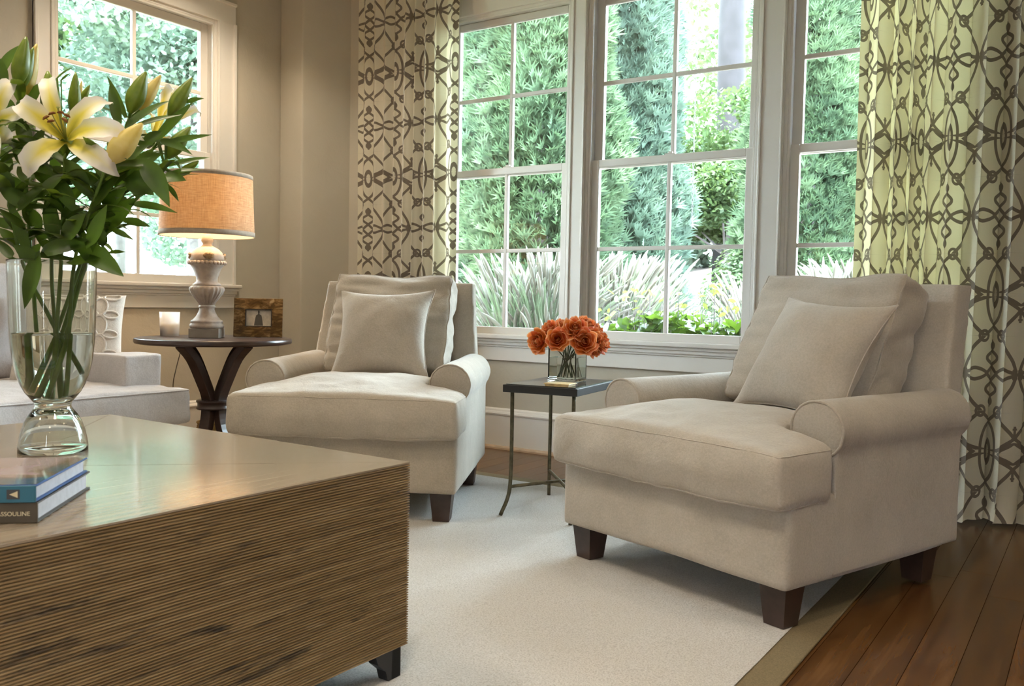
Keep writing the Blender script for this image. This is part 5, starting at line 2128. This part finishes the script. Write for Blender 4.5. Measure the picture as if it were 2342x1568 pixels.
def tri_cloud(name, centers, dirs, length, width, mat, seed, fan=3):
    """many small leafy sprays in one mesh: each a fan of pointed blades"""
    r = np.random.default_rng(seed)
    n = len(centers)
    V = np.zeros((n, fan * 3, 3))
    d = dirs / np.linalg.norm(dirs, axis=1, keepdims=True)
    ref = r.normal(size=(n, 3))
    s = np.cross(d, ref)
    s /= np.linalg.norm(s, axis=1, keepdims=True)
    Ln = length * r.uniform(.6, 1.3, n)
    for k in range(fan):
        sp = (k - (fan - 1) / 2) * .55
        dk = d + s * sp
        dk /= np.linalg.norm(dk, axis=1, keepdims=True)
        w = np.cross(dk, np.cross(d, s))
        w /= np.maximum(1e-6, np.linalg.norm(w, axis=1, keepdims=True))
        V[:, k * 3] = centers - w * width * .5
        V[:, k * 3 + 1] = centers + w * width * .5
        V[:, k * 3 + 2] = centers + dk * Ln[:, None]
    V = V.reshape(-1, 3)
    me = bpy.data.meshes.new(name)
    nt = n * fan
    me.vertices.add(nt * 3)
    me.vertices.foreach_set('co', V.astype(np.float32).ravel())
    me.loops.add(nt * 3)
    me.loops.foreach_set('vertex_index', np.arange(nt * 3, dtype=np.int32))
    me.polygons.add(nt)
    me.polygons.foreach_set('loop_start', np.arange(0, nt * 3, 3, dtype=np.int32))
    me.polygons.foreach_set('loop_total', np.full(nt, 3, np.int32))
    me.update()
    me.validate()
    me.materials.append(M[mat])
    return me


def leaf_cloud(name, centers, size, mat, seed, up=.3):
    """rounded leaves: a bent quad each"""
    r = np.random.default_rng(seed)
    n = len(centers)
    nrm = r.normal(size=(n, 3))
    nrm[:, 2] = np.abs(nrm[:, 2]) + up
    nrm /= np.linalg.norm(nrm, axis=1, keepdims=True)
    a = np.cross(nrm, r.normal(size=(n, 3)))
    a /= np.linalg.norm(a, axis=1, keepdims=True)
    b = np.cross(nrm, a)
    L = size * r.uniform(.6, 1.3, n)[:, None]
    V = np.zeros((n, 6, 3))
    V[:, 0] = centers - a * L
    V[:, 1] = centers - a * L * .35 + b * L * .52
    V[:, 2] = centers + a * L * .45 + b * L * .45
    V[:, 3] = centers + a * L * 1.1 - nrm * L * .25
    V[:, 4] = centers + a * L * .45 - b * L * .45
    V[:, 5] = centers - a * L * .35 - b * L * .52
    V = V.reshape(-1, 3)
    me = bpy.data.meshes.new(name)
    me.vertices.add(n * 6)
    me.vertices.foreach_set('co', V.astype(np.float32).ravel())
    idx = (np.arange(n)[:, None] * 6 + np.array([0, 1, 2, 3, 4, 5])[None]).astype(np.int32)
    me.loops.add(n * 6)
    me.loops.foreach_set('vertex_index', idx.ravel())
    me.polygons.add(n)
    me.polygons.foreach_set('loop_start', np.arange(0, n * 6, 6, dtype=np.int32))
    me.polygons.foreach_set('loop_total', np.full(n, 6, np.int32))
    me.update()
    me.validate()
    me.materials.append(M[mat])
    return me


def conifer_mesh(seed, h_, r0, mat, n=26000):
    r = np.random.default_rng(seed)
    s = r.uniform(0.0, 1, n) ** .85
    a = r.uniform(0, 2 * math.pi, n)
    # lobed columnar outline
    lob = 1 + .10 * np.sin(a * 5 + s * 14) + .10 * np.sin(a * 3 - s * 23)
    rad = r0 * (1 - s) ** .32 * (np.clip(s * 7 + .55, 0, 1)) * lob * r.uniform(.62, 1.04, n)
    c = np.stack([rad * np.cos(a), rad * np.sin(a), .05 + s * h_], 1)
    d = np.stack([np.cos(a), np.sin(a), r.uniform(.5, 1.3, n)], 1) + r.normal(size=(n, 3)) * .25
    return tri_cloud('foliage', c, d, .125, .034, mat, seed + 1, 5)


def conifer(u, dep, h_, r0, me, label, rot, zb=None):
    p = at(u, 690, dep)
    z = gz(p.x, p.y) - .12
    t_ = thing('conifer', (p.x, p.y, z), label, 'tree', 'evergreens outside the back windows', rot)
    link_mesh('foliage', me, None, t_)['kind'] = 'stuff'
    MB().tube([(0, 0, -.2), (0, 0, h_ * .5), (.05, 0, h_ * .93)], [.13, .09, .02], 10).build('trunk', 'bark', t_, smooth=True)
    return t_


cm1 = conifer_mesh(1, 5.9, .85, 'conifer')
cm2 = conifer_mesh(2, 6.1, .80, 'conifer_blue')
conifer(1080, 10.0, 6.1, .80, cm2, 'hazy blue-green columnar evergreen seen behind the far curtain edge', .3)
conifer(1232, 8.9, 5.9, .85, cm1, 'dark green feathery evergreen filling the narrow back window', 1.1)
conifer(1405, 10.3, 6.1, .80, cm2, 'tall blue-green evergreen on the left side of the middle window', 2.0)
conifer(1836, 11.5, 5.9, .85, cm1, 'columnar green evergreen seen through the half hidden window', 4.0)


def blob_points(r, n, blobs):
    per = n // len(blobs)
    out = []
    for (bx_, by_, bz_, br) in blobs:
        v = r.normal(size=(per, 3))
        v /= np.linalg.norm(v, axis=1, keepdims=True)
        rad = br * r.uniform(.55, 1.0, per) ** .5
        out.append(np.array([bx_, by_, bz_]) + v * rad[:, None] * np.array([1, 1, .85]))
    return np.concatenate(out)


def broad_tree(name, u, dep, hgt, spread, trunk_r, mat, n, leaf, seed, label, group='broadleaf trees outside', nb=12, low=.35, cat='tree', pos=None, bare=None):
    r = np.random.default_rng(seed)
    p = Vector(pos) if pos else at(u, 690, dep)
    z = gz(p.x, p.y) - .12 if pos is None else pos[2]
    t_ = thing(name, (p.x, p.y, z), label, cat, group)
    blobs = []
    for k in range(nb):
        a = r.uniform(0, 2 * math.pi)
        q = r.uniform(0, 1)
        rr = spread * (.25 + .55 * q)
        zz = hgt * r.uniform(low, .95)
        blobs.append((rr * math.cos(a), rr * math.sin(a), zz, spread * r.uniform(.30, .48)))
    link_mesh('foliage', leaf_cloud('foliage', blob_points(r, n, blobs), leaf, mat, seed), None, t_)['kind'] = 'stuff'
    if trunk_r:
        MB().tube([(0, 0, -.2), (.05, .02, hgt * .4), (0, .05, hgt * .85)], [trunk_r, trunk_r * .7, trunk_r * .2], 12).build('trunk', 'bark', t_, smooth=True)
        for k in range(min(6, nb)):
            b = blobs[k]
            MB().tube(bez((0, 0, hgt * .3), (b[0] * .4, b[1] * .4, b[2] * .75), (b[0], b[1], b[2]), 8), [trunk_r * .35 * (1 - i / 9) for i in range(8)], 6).build('branch', 'bark', t_, smooth=True)
    return t_


# pale leafy understorey on the bank
broad_tree('understorey_tree', 1655, 14.5, 2.3, 1.3, .07, 'broadleaf', 14000, .05, 21, 'light green leafy tree low behind the mulched bank, middle window', low=.25)
broad_tree('understorey_tree', 1525, 16.5, 3.0, 1.2, .07, 'broadleaf', 13000, .05, 22, 'green leafy tree just right of the tall evergreen, middle window', low=.15)
broad_tree('understorey_tree', 1780, 15.5, 3.4, 1.4, .07, 'broadleaf', 13000, .05, 23, 'green leafy tree behind the casing between middle and half hidden window', low=.15)
for k, (u, d, hh, sp, lab) in enumerate(((1330, 19, 6.0, 2.6, 'dark woodland tree far behind the evergreens, left of the middle window'), (1545, 22, 2.6, 2.3, 'dark woodland tree behind the pine trunk, left side'),
                                         (1770, 21, 2.4, 2.2, 'dark woodland tree behind the pine trunk, right side'), (1985, 20, 5.0, 2.4, 'dark woodland tree at the edge of the near curtain'), (1080, 18, 6.0, 2.6, 'dark woodland tree at the edge of the far curtain'))):
    broad_tree('woodland_tree', u, d, hh, sp, .16, 'broadleaf_haze', 16000, .10, 40 + k, lab, nb=14, low=.1)
# airy crowns against the sky
broad_tree('woodland_tree', 1690, 26, 11.5, 3.6, .18, 'broadleaf', 11000, .10, 51, 'airy crown against the bright sky at the top of the middle window', nb=22, low=.12)

# tall pine trunk
p = at(1664, 600, 17.0)
pt_ = thing('pine_tree', (p.x, p.y, gz(p.x, p.y) - .2), 'tall straight grey pine trunk in the right half of the middle window', 'tree', 'broadleaf trees outside')
MB().tube([(0, 0, -.2), (.0, 0, 2), (-.06, 0, 5), (-.05, 0, 9), (0, 0, 13)], [.30, .27, .25, .22, .18], 18).build('trunk', 'pine_bark', pt_, smooth=True)
r = np.random.default_rng(77)
pc = blob_points(r, 3600, [(r.uniform(-2, 2), r.uniform(-2, 2), r.uniform(8.6, 13), .8) for _ in range(12)])
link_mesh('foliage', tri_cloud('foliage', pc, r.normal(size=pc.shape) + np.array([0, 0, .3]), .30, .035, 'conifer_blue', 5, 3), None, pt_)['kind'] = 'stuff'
for k in range(7):
    a = k * 2.4
    MB().tube(bez((0, 0, 8 + k * .6), (math.cos(a), math.sin(a), 8.6 + k * .6), (2.0 * math.cos(a), 2.0 * math.sin(a), 8.7 + k * .6), 7), [.05 * (1 - i / 8) for i in range(7)], 6).build('branch', 'bark', pt_, smooth=True)

# ornamental grasses
def plume_grass(u, vtop, dep, n, label, spread=.55, lean=.3, seed=0, zb=None):
    r = random.Random(seed)
    p = at(u, 690, dep)
    z = gz(p.x, p.y) - .14
    top = at(u, vtop, dep).z - z
    t_ = thing('ornamental_grass', (p.x, p.y, z), label, 'grass', 'plumed grasses on the bank')
    mb, mp = MB(), MB()
    for k in range(n):
        a = r.uniform(0, 2 * math.pi)
        s = r.uniform(.2, 1) * spread
        h_ = top * r.uniform(.55, 1.0)
        tip = Vector((s * math.cos(a) + lean * h_ * .3, s * math.sin(a), h_))
        pts = bez((.06 * math.cos(a), .06 * math.sin(a), 0), (tip.x * .25, tip.y * .25, h_ * .75), tip, 6)
        vs_, fs, _ = ribbon(pts, [.006, .007, .006, .005, .004, .001], Vector((math.cos(a + 1.2), math.sin(a + 1.2), .3)), cols=1, fold=.1)
        mb.raw(vs_, fs)
        if k % 2 == 0:
            d_ = (pts[-1] - pts[-3]).normalized()
            q = [pts[-2] + d_ * (x * .30) + Vector((0, 0, -.05 * x * x)) for x in (0, .25, .5, .75, 1)]
            mp.tube(q, [.004, .012, .015, .011, .002], 5)
    mb.build('blades', 'grass_blade', t_, smooth=True)['kind'] = 'stuff'
    mp.build('plumes', 'grass_plume', t_, smooth=True)['kind'] = 'stuff'


plume_grass(1175, 590, 7.4, 340, 'cream plumed grass at the left edge of the narrow back window', .60, .45, 1)
plume_grass(1252, 578, 7.2, 420, 'tall cream plumed grass low in the narrow back window', .65, .40, 2)
plume_grass(1402, 585, 7.6, 420, 'tall cream plumed grass at lower left of the middle window', .55, .35, 3)
plume_grass(1478, 602, 8.4, 240, 'cream plumed grass left of the centre bar of the middle window', .38, .2, 4)
plume_grass(1722, 640, 7.8, 200, 'low arching grass at the lower right corner of the middle window', .34, -.3, 5)
plume_grass(1890, 612, 8.6, 340, 'cream plumed grass in the half hidden window, left clump', .6, .2, 6)
plume_grass(1955, 600, 8.9, 340, 'cream plumed grass in the half hidden window beside the near curtain', .6, .2, 7)


def mound(u, v, dep, rx, rz, mat, seed, label, n=2600, leaf=.035):
    r = np.random.default_rng(seed)
    p = at(u, v, dep)
    z = gz(p.x, p.y) - .14
    t_ = thing('garden_shrub', (p.x, p.y, z), label, 'shrub', 'low shrubs on the bank')
    vq = r.normal(size=(n, 3))
    vq[:, 2] = np.abs(vq[:, 2])
    vq /= np.linalg.norm(vq, axis=1, keepdims=True)
    c = vq * np.array([rx, rx, rz]) * r.uniform(.75, 1.03, n)[:, None]
    link_mesh('foliage', leaf_cloud('foliage', c, leaf, mat, seed), None, t_)['kind'] = 'stuff'
    MB().tube([(0, 0, 0), (0, 0, rz * .6)], [.03, .01], 7).build('stem', 'bark', t_)


mound(1568, 640, 9.8, .34, .55, 'sage_mound', 61, 'small sage green shrub on the bank at the centre bar of the middle window')
mound(1632, 645, 9.4, .48, .55, 'sage_mound', 62, 'rounded blue-green shrub on the bank, middle of the right pane')
mound(1540, 650, 8.8, .32, .45, 'broadleaf_pale', 63, 'pale green shrub on the bank left of the centre bar')
mound(1715, 640, 11.5, .7, 1.2, 'broadleaf', 64, 'leafy green shrub at the right edge of the middle window')
mound(1850, 640, 9.8, .6, .9, 'broadleaf', 65, 'bright green shrub in the half hidden window')
mound(1220, 720, 7.6, .35, .45, 'broadleaf_pale', 66, 'small pale shrub at the foot of the grass in the narrow back window')
mound(1575, 700, 8.0, .40, .35, 'broadleaf_pale', 67, 'low yellow-green shrub above the hedge in the middle window')

# boulder
p = at(1625, 700, 7.7)
bm = bmesh.new()
bmesh.ops.create_icosphere(bm, subdivisions=4, radius=.36)
for v in bm.verts:
    n_ = v.co.normalized()
    v.co = Vector((n_.x * .42, n_.y * .34, n_.z * .30)) * (1 + .22 * noise.noise(n_ * 1.6) + .07 * noise.noise(n_ * 5))
me = bpy.data.meshes.new('boulder')
bm.to_mesh(me)
bm.free()
bo_ = link_mesh('boulder', me, 'boulder_stone', None, (p.x, p.y, gz(p.x, p.y) + .12), True)
tag(bo_, 'grey rounded boulder on the bank behind the hedge', 'rock')

# clipped shrub hard against the middle window
def hedge(x0, x1, y, ztop, label, seed, n=900):
    r = np.random.default_rng(seed)
    t_ = thing('hedge_shrub', ((x0 + x1) / 2, y, -.10), label, 'shrub', 'leafy shrubs under the windows')
    cx_ = (x1 - x0) / 2
    c = np.stack([r.uniform(-cx_, cx_, n), r.uniform(-.18, .20, n), np.zeros(n)], 1)
    top = ztop + .10
    c[:, 2] = top - np.abs(r.normal(size=n)) * .18 - .03
    c[:, 2] += .05 * np.sin(c[:, 0] * 6)
    o = link_mesh('foliage', leaf_cloud('foliage', c, .042, 'hedge_leaf', seed, .6), None, t_)
    o['kind'] = 'stuff'
    k = 64
    c2 = np.stack([r.uniform(-cx_, cx_, k), r.uniform(-.15, .15, k), top + r.uniform(-.04, .16, k)], 1)
    link_mesh('new_growth', leaf_cloud('new_growth', c2, .024, 'hedge_new_leaf', seed + 1, .2), None, t_)['kind'] = 'stuff'
    mb = MB()
    for q in range(k):
        mb.tube([(c2[q][0] * .97, c2[q][1], top - .25), (c2[q][0], c2[q][1], c2[q][2])], [.0028, .0012], 4)
    for q in range(26):
        mb.tube([(r.uniform(-cx_, cx_) * .8, 0, 0), (r.uniform(-cx_, cx_), r.uniform(-.1, .1), top - .1)], [.010, .004], 5)
    mb.build('twigs', 'bark', t_)['kind'] = 'stuff'


hedge(-2.75, -2.02, 5.02, .83, 'leafy green shrub outside the middle window, left of its centre bar', 71)
hedge(-2.02, -1.30, 5.02, .87, 'leafy green shrub outside the middle window, right of its centre bar', 72)

# rain chain hanging by the middle window
p = at(1588, 300, 6.3)
ch = thing('rain_chain', (p.x, p.y, 0), 'thin dark rain chain hanging outside the middle window', 'chain')
mb = MB()
z = 1.45
k = 0
while z < 3.2:
    dx = (1, 0) if k % 2 else (0, 1)
    mb.tube([(.006 * math.cos(a) * dx[0], .006 * math.cos(a) * dx[1], z + .013 * math.sin(a)) for a in np.linspace(0, 2 * math.pi, 9)[:-1]], .0022, 4, closed=True)
    z += .021
    k += 1
mb.build('links', 'chain_metal', ch)

# trees and lawn seen through the side window
broad_tree('garden_tree', 0, 0, 6.5, 2.2, .13, 'broadleaf_pale', 26000, .065, 81, 'pale sunlit tree seen through the left panes of the side window', pos=(-13.5, 7.2, .2), low=.34, nb=16)
broad_tree('garden_tree', 0, 0, 7.0, 2.4, .13, 'broadleaf_pale', 26000, .065, 82, 'pale sunlit tree seen through the right panes of the side window', pos=(-14.0, 10.4, .2), low=.32, nb=16)
broad_tree('garden_tree', 0, 0, 9.0, 3.0, .16, 'broadleaf_pale', 22000, .09, 83, 'tall green tree far behind the side window', pos=(-20, 12.8, .3), low=.22, nb=16)
broad_tree('garden_tree', 0, 0, 8.0, 2.8, .16, 'broadleaf', 22000, .09, 84, 'broad green tree far behind the side window, lily side', pos=(-19, 8.0, .3), low=.22, nb=16)
